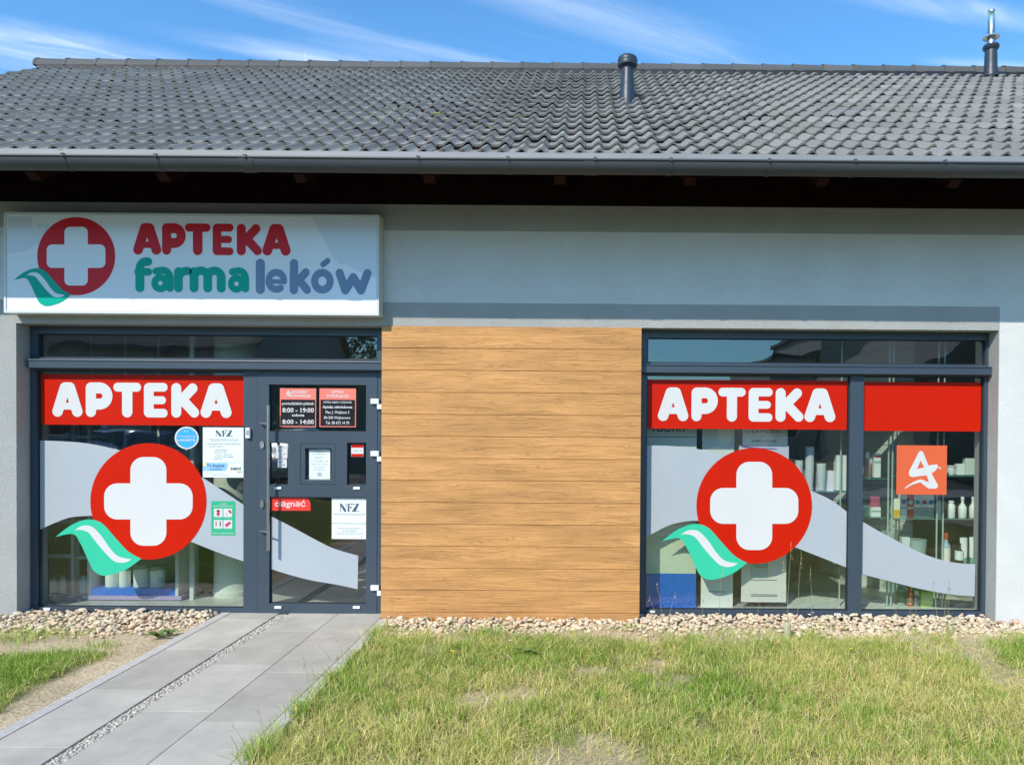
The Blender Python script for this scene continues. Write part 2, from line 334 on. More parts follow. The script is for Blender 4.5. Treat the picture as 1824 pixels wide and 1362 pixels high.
# wood look render: planks with long grain and knots
def wood():
    m = bpy.data.materials.new('wood_look_render'); m.use_nodes = True; t = m.node_tree; b = t.nodes['Principled BSDF']; N = t.nodes.new; L = t.links.new
    b.inputs['Roughness'].default_value = .62; b.inputs['Specular IOR Level'].default_value = .3
    tcn = N('ShaderNodeTexCoord'); sp = N('ShaderNodeSeparateXYZ'); L(tcn.outputs['Object'], sp.inputs[0])
    a = N('ShaderNodeAttribute'); a.attribute_name = 'Col'
    sa = N('ShaderNodeSeparateColor'); L(a.outputs['Color'], sa.inputs[0])
    off = N('ShaderNodeMath'); off.operation = 'MULTIPLY'; off.inputs[1].default_value = 37; L(sa.outputs[0], off.inputs[0])
    cx = N('ShaderNodeMath'); cx.operation = 'ADD'; L(sp.outputs[0], cx.inputs[0]); L(off.outputs[0], cx.inputs[1])
    cb = N('ShaderNodeCombineXYZ'); L(cx.outputs[0], cb.inputs[0]); L(sp.outputs[2], cb.inputs[2])
    # broad distortion gives cathedral figure and knots
    n0 = N('ShaderNodeTexNoise'); n0.inputs['Scale'].default_value = 1.0; n0.inputs['Detail'].default_value = 2
    mp0 = N('ShaderNodeMapping'); mp0.inputs['Scale'].default_value = (2.2, 1, 9); L(cb.outputs[0], mp0.inputs[0]); L(mp0.outputs[0], n0.inputs['Vector'])
    ws = N('ShaderNodeMath'); ws.operation = 'MULTIPLY_ADD'; L(n0.outputs['Fac'], ws.inputs[0]); ws.inputs[1].default_value = .065; L(sp.outputs[2], ws.inputs[2])
    cb2 = N('ShaderNodeCombineXYZ'); L(cx.outputs[0], cb2.inputs[0]); L(ws.outputs[0], cb2.inputs[2])
    mp1 = N('ShaderNodeMapping'); mp1.inputs['Scale'].default_value = (1.5, 1, 135); L(cb2.outputs[0], mp1.inputs[0])
    n1 = N('ShaderNodeTexNoise'); n1.inputs['Scale'].default_value = 1.0; n1.inputs['Detail'].default_value = 9; n1.inputs['Roughness'].default_value = .72; L(mp1.outputs[0], n1.inputs['Vector'])
    mp2 = N('ShaderNodeMapping'); mp2.inputs['Scale'].default_value = (1.1, 1, 7); L(cb.outputs[0], mp2.inputs[0])
    n2 = N('ShaderNodeTexNoise'); n2.inputs['Scale'].default_value = 1.0; n2.inputs['Detail'].default_value = 4; L(mp2.outputs[0], n2.inputs['Vector'])
    cr = N('ShaderNodeValToRGB'); e = cr.color_ramp.elements; e[0].position = .34; e[0].color = (.34, .155, .05, 1); e[1].position = .52; e[1].color = (.60, .30, .112, 1)
    q = e.new(.44); q.color = (.49, .25, .08, 1); q = e.new(.68); q.color = (.71, .39, .165, 1); L(n1.outputs['Fac'], cr.inputs[0])
    r2 = N('ShaderNodeMapRange'); r2.inputs['From Min'].default_value = .3; r2.inputs['From Max'].default_value = .7; r2.inputs['To Min'].default_value = .80; r2.inputs['To Max'].default_value = 1.15; L(n2.outputs['Fac'], r2.inputs[0])
    ws3 = N('ShaderNodeMath'); ws3.operation = 'MULTIPLY_ADD'; L(n0.outputs['Fac'], ws3.inputs[0]); ws3.inputs[1].default_value = .13; L(sp.outputs[2], ws3.inputs[2])
    cb3 = N('ShaderNodeCombineXYZ'); L(cx.outputs[0], cb3.inputs[0]); L(ws3.outputs[0], cb3.inputs[2]); mp3 = N('ShaderNodeMapping'); mp3.inputs['Scale'].default_value = (2.6, 1, 62); L(cb3.outputs[0], mp3.inputs[0])
    n3 = N('ShaderNodeTexNoise'); n3.inputs['Scale'].default_value = 1.0; n3.inputs['Detail'].default_value = 3; L(mp3.outputs[0], n3.inputs['Vector'])
    ab = N('ShaderNodeMath'); ab.operation = 'SUBTRACT'; L(n3.outputs['Fac'], ab.inputs[0]); ab.inputs[1].default_value = .5; ab2 = N('ShaderNodeMath'); ab2.operation = 'ABSOLUTE'; L(ab.outputs[0], ab2.inputs[0])
    r3 = N('ShaderNodeMapRange'); r3.inputs['From Min'].default_value = 0; r3.inputs['From Max'].default_value = .028; r3.inputs['To Min'].default_value = .76; r3.inputs['To Max'].default_value = 1.03; L(ab2.outputs[0], r3.inputs[0])
    mm = N('ShaderNodeMath'); mm.operation = 'MULTIPLY'; L(r2.outputs[0], mm.inputs[0]); L(r3.outputs[0], mm.inputs[1])
    sc1 = N('ShaderNodeVectorMath'); sc1.operation = 'SCALE'; L(cr.outputs[0], sc1.inputs[0]); L(mm.outputs[0], sc1.inputs['Scale'])
    sc2 = N('ShaderNodeVectorMath'); sc2.operation = 'SCALE'; L(sc1.outputs[0], sc2.inputs[0]); L(sa.outputs[1], sc2.inputs['Scale'])
    L(sc2.outputs[0], b.inputs['Base Color'])
    bp = N('ShaderNodeBump'); bp.inputs['Distance'].default_value = .004; bp.inputs['Strength'].default_value = .9; L(n1.outputs['Fac'], bp.inputs['Height']); L(bp.outputs[0], b.inputs['Normal'])
    return m
M_wood = wood()

# ------------------------------------------------------------------ key dimensions (metres)
Zl = at(912, 582, 0).z                      # underside of the lintel
XL0, XL1 = at(29, 700, 0).x, at(680, 800, 0).x
XR0, XR1 = at(1141, 800, 0).x, at(1778, 700, 0).x
Zt = at(912, 412, 0).z; Zb = at(1000, 540.5, 0).z; Ztop = at(912, 366, 0).z
XG = at(1781, 560, 0).x; XW0, XW1 = -6.3, 7.4
FY = .15
BX = empty('pharmacy_building', (0, 0, 0), 'single storey pharmacy building with grey and white render, tiled roof and wood look panel', 'building')

# wall
mb = MB()
def wm(x, z):
    if z > Zt: return 1
    if z > Zb: return 0
    return 1 if x < XG else 0
# the wood panel sits in its own shallow recess of the wall
holes = [(XL0, XL1+.0, -.3, Zl), (XR0, XR1, -.3, Zl)]
holes_mesh(mb, XW0, XW1, -.3, 2.6+CAM.z-0.5, holes, 0, .36, wm, cutx=(XG,), cutz=(Zt, Zb))
for z in (0,): pass
# gable ends and rear wall
DR = 3.21; ZR = 4.49+CAM.z
for gx, w in ((XW0, .36), (XW1-.36, .36)):
    mb.box(gx, gx+w, .36, 2*DR, -.3, 3.8, 0)
mb.box(XW0, XW1, 2*DR, 2*DR+.3, -.3, 3.8, 0)
wall = mb.build('wall', [M_white, M_grey], BX)
# panels beside the right window are white: reveal of the right pillar
# wood look panel
mb = MB(); x0, x1 = XL1+.0005, XR0-.0005; zt = Zl; zb = at(912, 1103, 0).z-.02
NB = 13.45; bh = (zt-zb)/NB; z = zt; k = 0
while z > zb+.01:
    z2 = max(zb, z-bh); c = (rng.random(), .97+.06*rng.random(), 0); g = .002
    a, b_ = z-g*.5, z2+g*.5; yf = -.014+.0015*rng.random(); yb = -.006
    mb.add([(x0, yf, b_+g), (x1, yf, b_+g), (x1, yf, a-g), (x0, yf, a-g), (x0, yb, b_), (x1, yb, b_), (x1, yb, a), (x0, yb, a), (x0, yb, z2), (x1, yb, z2), (x1, yb, z), (x0, yb, z)],
           [(0, 1, 2, 3), (4, 5, 1, 0), (3, 2, 6, 7)], 0, c)
    mb.add([(x0, yb, z2), (x1, yb, z2), (x1, yb, b_), (x0, yb, b_)], [(0, 1, 2, 3)], 0, (c[0], .5, 0)); mb.add([(x0, yb, a), (x1, yb, a), (x1, yb, z), (x0, yb, z)], [(0, 1, 2, 3)], 0, (c[0], .5, 0))
    z = z2
mb.box(x0, x1, -.0059, .10, zb-.02, zt, 0, (.3, .95, 0))
mb.build('wood_look_panel', M_wood, BX)

# ------------------------------------------------------------------ interior shell
mb = MB()
mb.box(XW0+.37, XW1-.37, 4.2, 4.3, 0, 3.3)
mb.box(XW0+.36, XW0+.37, .37, 4.2, 0, 3.3); mb.box(XW1-.38, XW1-.37, .37, 4.2, 0, 3.3)
mb.box(x0-.02, x1+.02, .361, .5, 0, 3.3)
mb.build('interior_wall', M_intw, BX)
mb = MB(); mb.box(XW0+.37, XW1-.37, .3, 4.2, -.1, .02); mb.build('interior_floor', M_intf, BX)
mb = MB(); mb.box(XW0+.37, XW1-.37, .37, 4.2, 2.95, 3.0); mb.build('interior_ceiling', M_intw, BX)
mb = MB(); mb.box(at(1135, 700, 1.1).x-.4, at(1438, 700, 1.2).x, 1.45, 1.5, 0, 2.95); mb.build('display_back_panel', M_int, BX)

# ------------------------------------------------------------------ shopfront frames
def caps(par, lst, Y):
    for (a, b, c, d) in lst:
        q = MB(); X0, X1, Z0, Z1 = rect(a, b, c, d, Y-.01); q.box(X0, X1, Y-.012, Y-.0005, Z0, Z1); q.build('drain_cap', M_whitep, par, bevel=.002)
Ztf = Zl
# ---- left front
xa, xb = XL0+.002, XL1-.002
bar = rect(50, 641.5, 681, 657, .08); upg = rect(72, 597, 673, 639, FY+.035); lwg = rect(70, 661, 437, 1080, FY+.035)
DX0, DX1 = at(459, 800, FY).x, at(672, 800, FY).x; DZ0, DZ1 = at(560, 1094, FY).z, at(560, 664, FY).z
frx0 = XL0+.003; zbL = at(250, 1093, FY).z
mb = MB(); holes_mesh(mb, frx0, xb, zbL, Ztf-.001, [upg, lwg, (DX0-.003, DX1+.003, -1, DZ1+.003)], FY, FY+.075)
fl = mb.build('window', M_anth, BX, bevel=.0015)
q = MB(); q.rquad(*upg, FY+.04); q.rquad(*lwg, FY+.04); 
for g, nm in ((upg, 'pane'), (lwg, 'pane')):
    q = MB(); q.box(g[0]-.004, g[1]+.004, FY+.036, FY+.040, g[2]-.004, g[3]+.004)
    q = MB(); q.rquad(g[0]-.004, g[1]+.004, g[2]-.004, g[3]+.004, FY+.036); q.build('pane', M_glass, fl)
    q = MB(); e = .014
    for (a, b, c, d) in ((g[0], g[1], g[2], g[2]+e*.6), (g[0], g[1], g[3]-e*.6, g[3]), (g[0], g[0]+e*.6, g[2]+e*.6, g[3]-e*.6), (g[1]-e*.6, g[1], g[2]+e*.6, g[3]-e*.6)):
        q.box(a, b, FY+.028, FY+.0355, c, d)
    q.build('gasket', M_dark, fl)
q = MB(); q.box(at(47, 650, .08).x, at(681, 650, .08).x-.003, .08, FY-.0005, bar[2], bar[3]); q.box(at(47, 650, .08).x+.01, at(681, 650, .08).x-.003, .072, .0795, bar[3]-.012, bar[3]-.002)
q.build('transom_bar', M_anth, fl, bevel=.003)
caps(fl, [(77, 1082, 89, 1087)], FY)
# the jamb trim at the wood panel
q = MB(); q.box(xb-.035, xb, FY-.03, FY-.0005, zbL, bar[2]-.002); q.build('jamb_trim', mat('red_brown_trim', (.05, .022, .025), .5), fl)
# ---- door
DY = FY-.004
g1 = rect(479, 685, 652, 768, DY); g2 = rect(479, 788, 513, 863, DY); g3 = rect(618, 788, 652, 863, DY); g4 = rect(479.5, 885, 652, 1075, DY)
hat = rect(534.5, 789.5, 597, 862.5, DY)
dr = MB(); holes_mesh(dr, DX0, DX1, DZ0+.006, DZ1, [g1, g2, g3, g4, hat], DY, DY+.07)
door = dr.build('door', M_anth, BX, bevel=.002)
dh = MB(); hi = rect(543, 798, 590, 856, DY); c_ = .003
holes_mesh(dh, hat[0]+c_, hat[1]-c_, hat[2]+c_, hat[3]-c_, [hi], DY+.002, DY+.05)
dh.box(hi[0]+.001, hi[1]-.001, DY+.004, DY+.04, hi[2]+.0, hi[2]+.008)
dh.build('service_hatch', M_anth, door, bevel=.0015)
for g in (g1, g2, g3, g4, hi):
    q = MB(); q.rquad(g[0]-.004, g[1]+.004, g[2]-.004, g[3]+.004, DY+.045 if g is hi else DY+.03); q.build('pane', M_glass, door)
    if g is not hi:
        q = MB(); e = .006
        for (a, b, c, d) in ((g[0], g[1], g[2], g[2]+e), (g[0], g[1], g[3]-e, g[3]), (g[0], g[0]+e, g[2]+e, g[3]-e), (g[1]-e, g[1], g[2]+e, g[3]-e)): q.box(a, b, DY+.02, DY+.0295, c, d)
        q.build('gasket', M_dark, door)
# pull bar handle
hx = at(477.8, 850, DY-.075).x; hz1 = at(478, 721.6, DY-.075).z; hz0 = at(478, 980, DY-.075).z
q = MB(); q.tube([(hx, DY-.075, hz0), (hx, DY-.075, hz1)], .0125, 16)
for py in (754, 946):
    zz = at(470, py, DY-.04).z; q.tube([(hx, DY-.075, zz), (at(466, 800, DY).x, DY-.03, zz), (at(466, 800, DY).x, DY-.002, zz)], .008, 10)
    q.lathe([(.014, -.001), (.014, .001)], at(466, 800, DY).x, DY-.002, zz, 12)
q.build('handle', M_steel, door, smooth=True)
for px, py in ((467.6, 791.8), (467.6, 897)):
    c = at(px, py, DY); q = MB(); n = 20
    ring = [(c.x+.017*math.cos(2*math.pi*k/n), c.z+.035*math.sin(2*math.pi*k/n)) for k in range(n)]
    v = [(x, DY-.012, z) for x, z in ring]+[(c.x+(x-c.x)*1.1, DY-.0005, c.z+(z-c.z)*1.1) for x, z in ring]
    q.add(v, [tuple(range(n-1, -1, -1))]+[(k, (k+1) % n, n+(k+1) % n, n+k)[::-1] for k in range(n)])
    lk = q.build('lock', M_steel, door); q = MB(); q.box(c.x-.003, c.x+.003, DY-.0145, DY-.0121, c.z-.012, c.z+.004); q.build('keyhole', M_dark, lk) if False else None
for py in (714.5, 807.8, 1047):
    q = MB(); a = rect(659.5, py-4.6, 674.5, py+4.6, DY-.03); q.box(a[0], a[1], DY-.028, DY-.0005, a[2], a[3])
    b = rect(671, py+5.2, 680, py+14, DY-.03); q.box(b[0], b[1], DY-.026, DY-.0005, b[2], b[3]); q.build('hinge', M_whitep, door, bevel=.004)
caps(door, [(488.6, 1079, 501, 1083.5), (628.5, 1079, 641, 1083.5), (629, 867, 641, 871.5), (489, 867, 501, 871)], DY)
# ---- right front
bar = rect(1143, 650.5, 1766, 665.5, .08); upg = rect(1153, 604.5, 1753, 648, FY+.035); w1 = rect(1150, 669, 1510, 1084.5, FY+.035); w2 = rect(1534, 669, 1747.5, 1089, FY+.035)
zbR = at(1450, 1100, FY).z; w2 = (w2[0], w2[1], w1[2], w1[3])
mb = MB(); holes_mesh(mb, XR0+.002, XR1-.002, zbR, Ztf-.001, [upg, w1, w2], FY, FY+.075)
frr = mb.build('window', M_anth, BX, bevel=.0015)
for g in (upg, w1, w2):
    q = MB(); q.rquad(g[0]-.004, g[1]+.004, g[2]-.004, g[3]+.004, FY+.036); q.build('pane', M_glass, frr)
    q = MB(); e = .008
    for (a, b, c, d) in ((g[0], g[1], g[2], g[2]+e), (g[0], g[1], g[3]-e, g[3]), (g[0], g[0]+e, g[2]+e, g[3]-e), (g[1]-e, g[1], g[2]+e, g[3]-e)): q.box(a, b, FY+.028, FY+.0355, c, d)
    q.build('gasket', M_dark, frr)
q = MB(); q.box(XR0+.004, at(1767, 658, .08).x, .08, FY-.0005, bar[2], bar[3]); q.box(XR0+.004, at(1767, 658, .08).x-.01, .072, .0795, bar[3]-.012, bar[3]-.002); q.build('transom_bar', M_anth, frr, bevel=.003)
caps(frr, [(1158, 1087, 1167, 1091), (1486, 1092, 1498, 1096), (1540, 1092.5, 1553, 1096.5), (1724, 1094.5, 1736, 1098)], FY)
GY = FY+.036   # outside face of the glass

# ------------------------------------------------------------------ roof
TW, GA, TANP = .2787, .233, .613; NC = 18; ZE = 1.9535+CAM.z; YE = 5.25-6.19
NX0, NX1 = -25, 26
def prof(t):   # one wave of the double roman tile: long rise, shorter right flank
    t = t % 1
    if t < .28: return -.5+.06*(t/.28-.5)**2
    if t < .66: u = (t-.28)/.38; return -.485+.985*(u*u*(3-2*u)*.7+u*.3)
    if t < .74: return .5
    if t < .96: u = (t-.74)/.22; return .5-.985*(u*u*(3-2*u)*.5+u*.5)
    return -.485
mb = MB(); sl = math.sqrt(1+TANP**2); nrm = Vector((0, -TANP/sl, 1/sl)); NS = 24
XT0 = at(1044, 277, YE).x-NX1*0
for c in range(NC):
    for i in range(NX0, NX1):
        xx = XT0+i*TW; jy = rng.normal(0, .0035); jz = rng.normal(0, .0022); tone = .175+.06*rng.random()+.02*vnoise(np.array(i*.3), np.array(c*.4), 3)
        if rng.random() < .06: tone *= 1.15
        base = Vector((0, YE+c*GA+jy, ZE-.028+c*GA*TANP+jz)); up_ = Vector((0, GA, GA*TANP))*1.12
        lich = vnoise(np.array(i*.7), np.array(c*.6), 8)
        warm = .010 if lich > .8 else 0
        colr = (tone*1.03+warm, tone+warm*.9, tone*.93-warm*.4)
        v = []; tilt = .035
        for k in range(NS+1):
            t = k/NS*2; x = xx+k/NS*(TW-.003); h = prof(t)*.035
            if k == NS: h = prof(1.999)*.035
            for (dd, hh) in ((0, -.021), (0, -.003), (.02, 0), (1, -tilt)):
                p = base+up_*dd+nrm*(h+hh); v.append((x, p.y, p.z))
        f = []
        for k in range(NS):
            for m_ in range(3): a = k*4+m_; b = a+4; f.append((a, b, b+1, a+1))
        mb.add(v, f, 0, colr)
        # right hand edge of every tile
        a = NS*4; mb.add([v[a+2], v[a+3], (v[a+3][0], v[a+3][1], v[a+3][2]-.02), (v[a+2][0], v[a+2][1], v[a+2][2]-.02)], [(0, 1, 2, 3)], 0, colr)
roof = mb.build('roof', M_tile, BX, smooth=True)
# a few lichen tufts on the tiles
def onroof(px, py, lift=.03):
    d = ray(px, py); n = Vector((0, -TANP, 1)); p0 = Vector((0, YE, ZE+lift)); return CAM+d*((p0-CAM).dot(n)/d.dot(n))
mb = MB()
M_lich = mat('yellow_lichen', (.42, .36, .05), .95, var=.3, vs=60)
for px, py, s in ((780, 202, .028), (933, 207, .012), (873, 227, .016), (1398, 210, .014), (1517, 228, .016), (1445, 219, .01), (107, 267, .012), (607, 262, .014), (1237, 227, .012), (1655, 259, .01)):
    p = onroof(px, py, .012); mb = MB()
    for _ in range(7):
        o = Vector((rng.normal(0, s*.6), rng.normal(0, s*.4), 0)); o.z = o.y*TANP
        bm = bmesh.new(); bmesh.ops.create_icosphere(bm, subdivisions=1, radius=s*.45*(0.6+.6*rng.random())); 
        mb.add([tuple(p+o+Vector((q.co.x, q.co.y, q.co.z*.5))) for q in bm.verts], [tuple(q.index for q in fc.verts) for fc in bm.faces]); bm.free()
    mb.build('lichen', M_lich, roof)
# ridge caps
mb = MB(); ry = YE+NC*GA-.05; rz = ZE+(NC*GA-.05)*TANP; RX0, RX1 = XT0+NX0*TW, XT0+NX1*TW; cw = .385; x = RX0-.03; 
mb2 = MB()
while x < RX1:
    n = 10; v = []; tone = .085+.03*rng.random()
    for (xo, r_) in ((0, .112), (.03, .112), (.032, .107), (cw+.03, .098)):
        for k in range(n+1):
            a = math.pi*(k/n); v.append((x+xo, ry+.02-r_*math.cos(a)*1.15, rz-.06+r_*math.sin(a)*1.2+(.0 if xo < .5 else 0)))
    f = []
    for j in range(3):
        for k in range(n): f.append((j*(n+1)+k, j*(n+1)+k+1, (j+1)*(n+1)+k+1, (j+1)*(n+1)+k)[::-1])
    f.append(tuple(range(n+1))); mb2.add(v, f, 0, (tone, tone, tone)); x += cw
mb2.build('ridge_cap', M_tile, roof, smooth=True)
mb = MB(); mb.box(RX0+.02, RX1, ry-.10, ry+.1, rz-.16, rz-.05); mb.build('ridge_felt', M_dark, roof)
# rear slope, deck, verge boards
mb = MB(); yr = ry+.05; zr = rz-.06
mb.add([(RX0, yr, zr), (RX1, yr, zr), (RX1, 2*yr+.8, zr-(yr+.8)*TANP), (RX0, 2*yr+.8, zr-(yr+.8)*TANP)], [(0, 1, 2, 3)], 0, (.17, .17, .175))
mb.build('rear_slope', M_tile, roof)
mb = MB(); th = .03
def slab(mb, x0, x1, yA, yB, off, th, mi=0):
    zA = ZE+(yA-YE)*TANP+off; zB = ZE+(yB-YE)*TANP+off
    mb.add([(x0, yA, zA), (x1, yA, zA), (x1, yB, zB), (x0, yB, zB), (x0, yA, zA-th), (x1, yA, zA-th), (x1, yB, zB-th), (x0, yB, zB-th)],
           [(0, 1, 2, 3), (7, 6, 5, 4), (0, 4, 5, 1), (1, 5, 6, 2), (2, 6, 7, 3), (3, 7, 4, 0)], mi)
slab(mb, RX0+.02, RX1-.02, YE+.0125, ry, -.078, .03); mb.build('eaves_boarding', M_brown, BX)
for x in (RX0-.03, RX1):
    mb = MB(); slab(mb, x, x+.03, YE+.02, ry, -.05, .2); mb.build('verge_board', M_brown, BX)
mb = MB()   # gable triangles
for gx in (XW0, XW1-.36):
    mb = MB(); v = [(gx, .0, 3.79), (gx, .01, 2.36+CAM.z-.0), (gx, ry, zr-.2), (gx, 2*DR+.3, 3.8)]; mb.add(v+[(gx+.36, b, c) for a, b, c in v], [(0, 1, 2, 3), (7, 6, 5, 4)]); mb.build('gable', M_white, BX)
# wall plate beam that closes the wall under the rafters
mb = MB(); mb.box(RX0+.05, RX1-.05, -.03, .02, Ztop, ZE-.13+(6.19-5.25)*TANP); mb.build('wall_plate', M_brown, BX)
for px in (-175, 60, 292, 535, 765, 997, 1230, 1465, 1700, 1935):
    x = at(px, 330, -.79).x; zt_ = ZE-.115; mb = MB()
    y0_, y1_ = -.83, -.03; a = lambda y: ZE+(y-YE)*TANP-.112; hgt = .215
    zc = at(900, 338, -.8).z
    v = []
    for s in (-.04, .04): v += [(x+s, y0_, a(y0_)), (x+s, y1_, a(y1_)), (x+s, y1_, a(y1_)-hgt), (x+s, y0_+.07, a(y0_+.07)-hgt), (x+s, y0_, a(y0_)-hgt*.62)]
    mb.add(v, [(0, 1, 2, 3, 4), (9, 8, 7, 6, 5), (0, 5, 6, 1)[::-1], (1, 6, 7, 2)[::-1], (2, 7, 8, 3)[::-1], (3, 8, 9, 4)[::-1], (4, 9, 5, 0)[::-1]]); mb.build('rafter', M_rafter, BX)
# eaves flashing and gutter
zg = CAM.z+1.825; yg = -.955; gr = .075
mb = MB(); mb.box(RX0, RX1, YE-.0, YE+.012, ZE-.19, ZE-.045); mb.add([(RX0, YE-.005, ZE-.05), (RX1, YE-.005, ZE-.05), (RX1, YE-.02, zg-.01), (RX0, YE-.02, zg-.01)], [(3, 2, 1, 0)])
mb.build('eaves_flashing', mat('flashing_metal_lit', (.23, .235, .24), .6, metal=0, var=.10, vs=3, stretch=(.6, 1, 6)), BX)  # lighter copy of the gutter metal, its lit look put into the colour
mb = MB(); n = 14; xs_ = [RX0-.05+k*(RX1-RX0+.1)/40 for k in range(41)]; pr = []
pr = [(yg+.0+gr*math.cos(math.pi*(1+k/n)), zg+gr*math.sin(math.pi*(1+k/n))) for k in range(n+1)]
lip = [(yg-gr-.002+.009*math.cos(R_(a)), zg+.004+.009*math.sin(R_(a))) for a in (-90, -160, -230, -300, -370)]
full = list(reversed(lip))+pr
v = []; f = []; 
for x in xs_:
    w_ = .0015*math.sin(x*1.7)
    for (y, z) in full: v.append((x, y, z+w_))
m_ = len(full)
for j in range(len(xs_)-1):
    for k in range(m_-1): f.append((j*m_+k, (j+1)*m_+k, (j+1)*m_+k+1, j*m_+k+1)[::-1])
mb.add(v, f); gut = mb.build('gutter', M_zinc, BX, smooth=True)
for px in (-30, 113, 278, 437, 745, 905, 1060, 1195, 1370, 1523, 1683, 1860):
    x = at(px, 300, yg-gr).x; mb = MB(); pts = [(x, yg+(gr+.004)*math.cos(math.pi*(1+k/12)), zg+(gr+.004)*math.sin(math.pi*(1+k/12))) for k in range(0, 13)]
    v = []; f = []
    for (X, y, z) in pts: v += [(x-.011, y, z), (x+.011, y, z)]
    for k in range(12): f.append((2*k, 2*k+1, 2*k+3, 2*k+2))
    mb.add(v, f); mb.box(x-.011, x+.011, yg-gr-.016, yg-gr+.012, zg-.004, zg+.018); mb.build('gutter_bracket', M_zinc, gut)
for px in (437, 1060-8, 1683+6):
    x = at(px, 300, yg-gr).x; mb = MB(); v = []; f = []
    for k in range(13):
        a = math.pi*(1+k/12)
        for s in (-.05, .05): v.append((x+s, yg+(gr+.003)*math.cos(a), zg+(gr+.003)*math.sin(a)))
    for k in range(12): f.append((2*k, 2*k+1, 2*k+3, 2*k+2))
    mb.add(v, f); mb.build('gutter_joint', M_zinc, gut, smooth=True)
# roof vent pipe
def surf(y): return ZE+(y-YE)*TANP
vy = 7.42-6.19; vx = at(1117.5, 150, vy).x; vz = surf(vy)
mb = MB(); mb.lathe([(.078, -.12), (.078, .04), (.07, .06), (.072, .09), (.066, .15), (.061, .17), (.061, .33)], vx, vy, vz, 28)
vp = mb.build('vent_pipe', M_plastic, roof, smooth=True)
mb = MB(); mb.lathe([(.066, .36), (.098, .37), (.102, .385), (.098, .40), (.1, .412), (.102, .43), (.092, .455), (.07, .47), (.03, .478), (.001, .48)], vx, vy, vz-.085, 28); mb.build('vent_cap', M_plastic, vp, smooth=True)
mb = MB(); mb.box(vx-.13, vx+.13, vy-.13, vy+.14, vz-.20, vz-.12); mb.build('vent_base', M_plastic, vp, bevel=.02)
fy_ = 9.28-6.19; fx = at(1765, 100, fy_).x; fz = surf(fy_)
mb = MB(); mb.lathe([(.09, -.06), (.09, .0), (.078, .03), (.075, .12), (.073, .22), (.07, .27), (.09, .29), (.1, .315), (.09, .34), (.065, .35)], fx, fy_, fz, 26); fp = mb.build('flue_pipe', M_plastic, roof, smooth=True)
mb = MB(); mb.lathe([(.05, .33), (.05, .46), (.043, .47), (.041, .75), (.045, .755), (.045, .77), (.04, .78)], fx, fy_, fz, 22)
mb.lathe([(.05, .44), (.10, .435), (.102, .445), (.05, .465)], fx, fy_, fz, 22); mb.build('flue_liner', M_steel, fp, smooth=True)
# small white ridge peg and cable
mb = MB(); p = onroof(524, 112, .1); mb.tube([(p.x, ry-.12, rz), (p.x, ry-.12, rz+.10)], .006, 8); mb.build('ridge_peg', M_whitep, roof)
# ------------------------------------------------------------------ fascia sign
SY = -.134
V_red = mat('vinyl_red', (.54, .012, .001), .42, spec=.15, var=.03, vs=2); V_white = mat('vinyl_white', (.64, .64, .64), .4, var=.03, vs=2)
V_green = mat('vinyl_green', (.035, .52, .32), .38, var=.03, vs=2); V_frost = mat('vinyl_pale_grey', (.39, .43, .47), .5, var=.05, vs=1.5)
S_face = mat('sign_acrylic', (.84, .87, .91), .16, var=.02, vs=1, spec=.5); S_red = mat('sign_red', (.68, .02, .03), .35, spec=.2); S_green = mat('sign_green', (.0, .40, .29), .35, spec=.2)
S_blue = mat('sign_blue_grey', (.20, .29, .44), .35, spec=.2); S_pale = mat('sign_pale_pattern', (.69, .74, .81), .16)
I_or = mat('print_orange_red', (.68, .12, .045), .45, spec=.3); I_paper = mat('paper', (.72, .80, .76), .6, var=.04, vs=3); I_ink = mat('ink', (.03, .045, .06), .6)
I_grey = mat('print_grey', (.25, .29, .31), .6); I_coral = mat('print_coral', (.80, .20, .15), .4); I_blackf = mat('film_black', (.012, .012, .014), .25)
I_blue = mat('print_blue', (.04, .38, .78), .4); I_lblue = mat('print_light_blue', (.28, .52, .82), .5); I_navy = mat('print_navy', (.02, .06, .22), .5); I_yel = mat('print_yellow', (.85, .78, .25), .5)
I_green = mat('print_green', (.02, .42, .21), .45); I_mag = mat('print_magenta', (.5, .03, .12), .5)

sx0, sx1, sz0, sz1 = rect(7.5, 380.5, 675.5, 559.5, SY)
sg = empty('fascia_sign', (sx0, 0, sz0), 'long pale illuminated box sign above the door reading APTEKA farma leków', 'sign')
mb = MB(); mb.box(sx0, sx1, SY+.004, -.002, sz0, sz1)
mb.build('sign_case', mat('sign_case_white', (.62, .62, .58), .45, var=.05), sg, bevel=.004)
mb = MB(); holes_mesh(mb, sx0, sx1, sz0, sz1, [(sx0+.02, sx1-.02, sz0+.02, sz1-.02)], SY-.006, SY+.0035)
mb.build('sign_rim', mat('sign_rim_white', (.62, .65, .68), .4), sg, bevel=.002)
mb = MB(); mb.box(sx0+.0205, sx1-.0205, SY+.0, SY+.0038, sz0+.0205, sz1-.0205); mb.build('sign_face', S_face, sg)
mb = MB()
mb.poly([P2(x, y, SY) for x, y in smooth_open([(556, 386), (563, 400), (575, 425), (590, 452), (604, 470)])+[(614, 470), (640, 484), (672, 496), (672, 388)]], SY-.0006); mb.build('pale_pattern', S_pale, sg); mb = MB()
mb.poly([P2(x, y, SY) for x, y in smooth_open([(15, 452), (45, 446), (75, 430)])+smooth_open([(88, 400), (70, 398), (60, 408), (57, 386)])+[(15, 386)]], SY-.0006)
mb.build('pale_pattern', S_pale, sg)

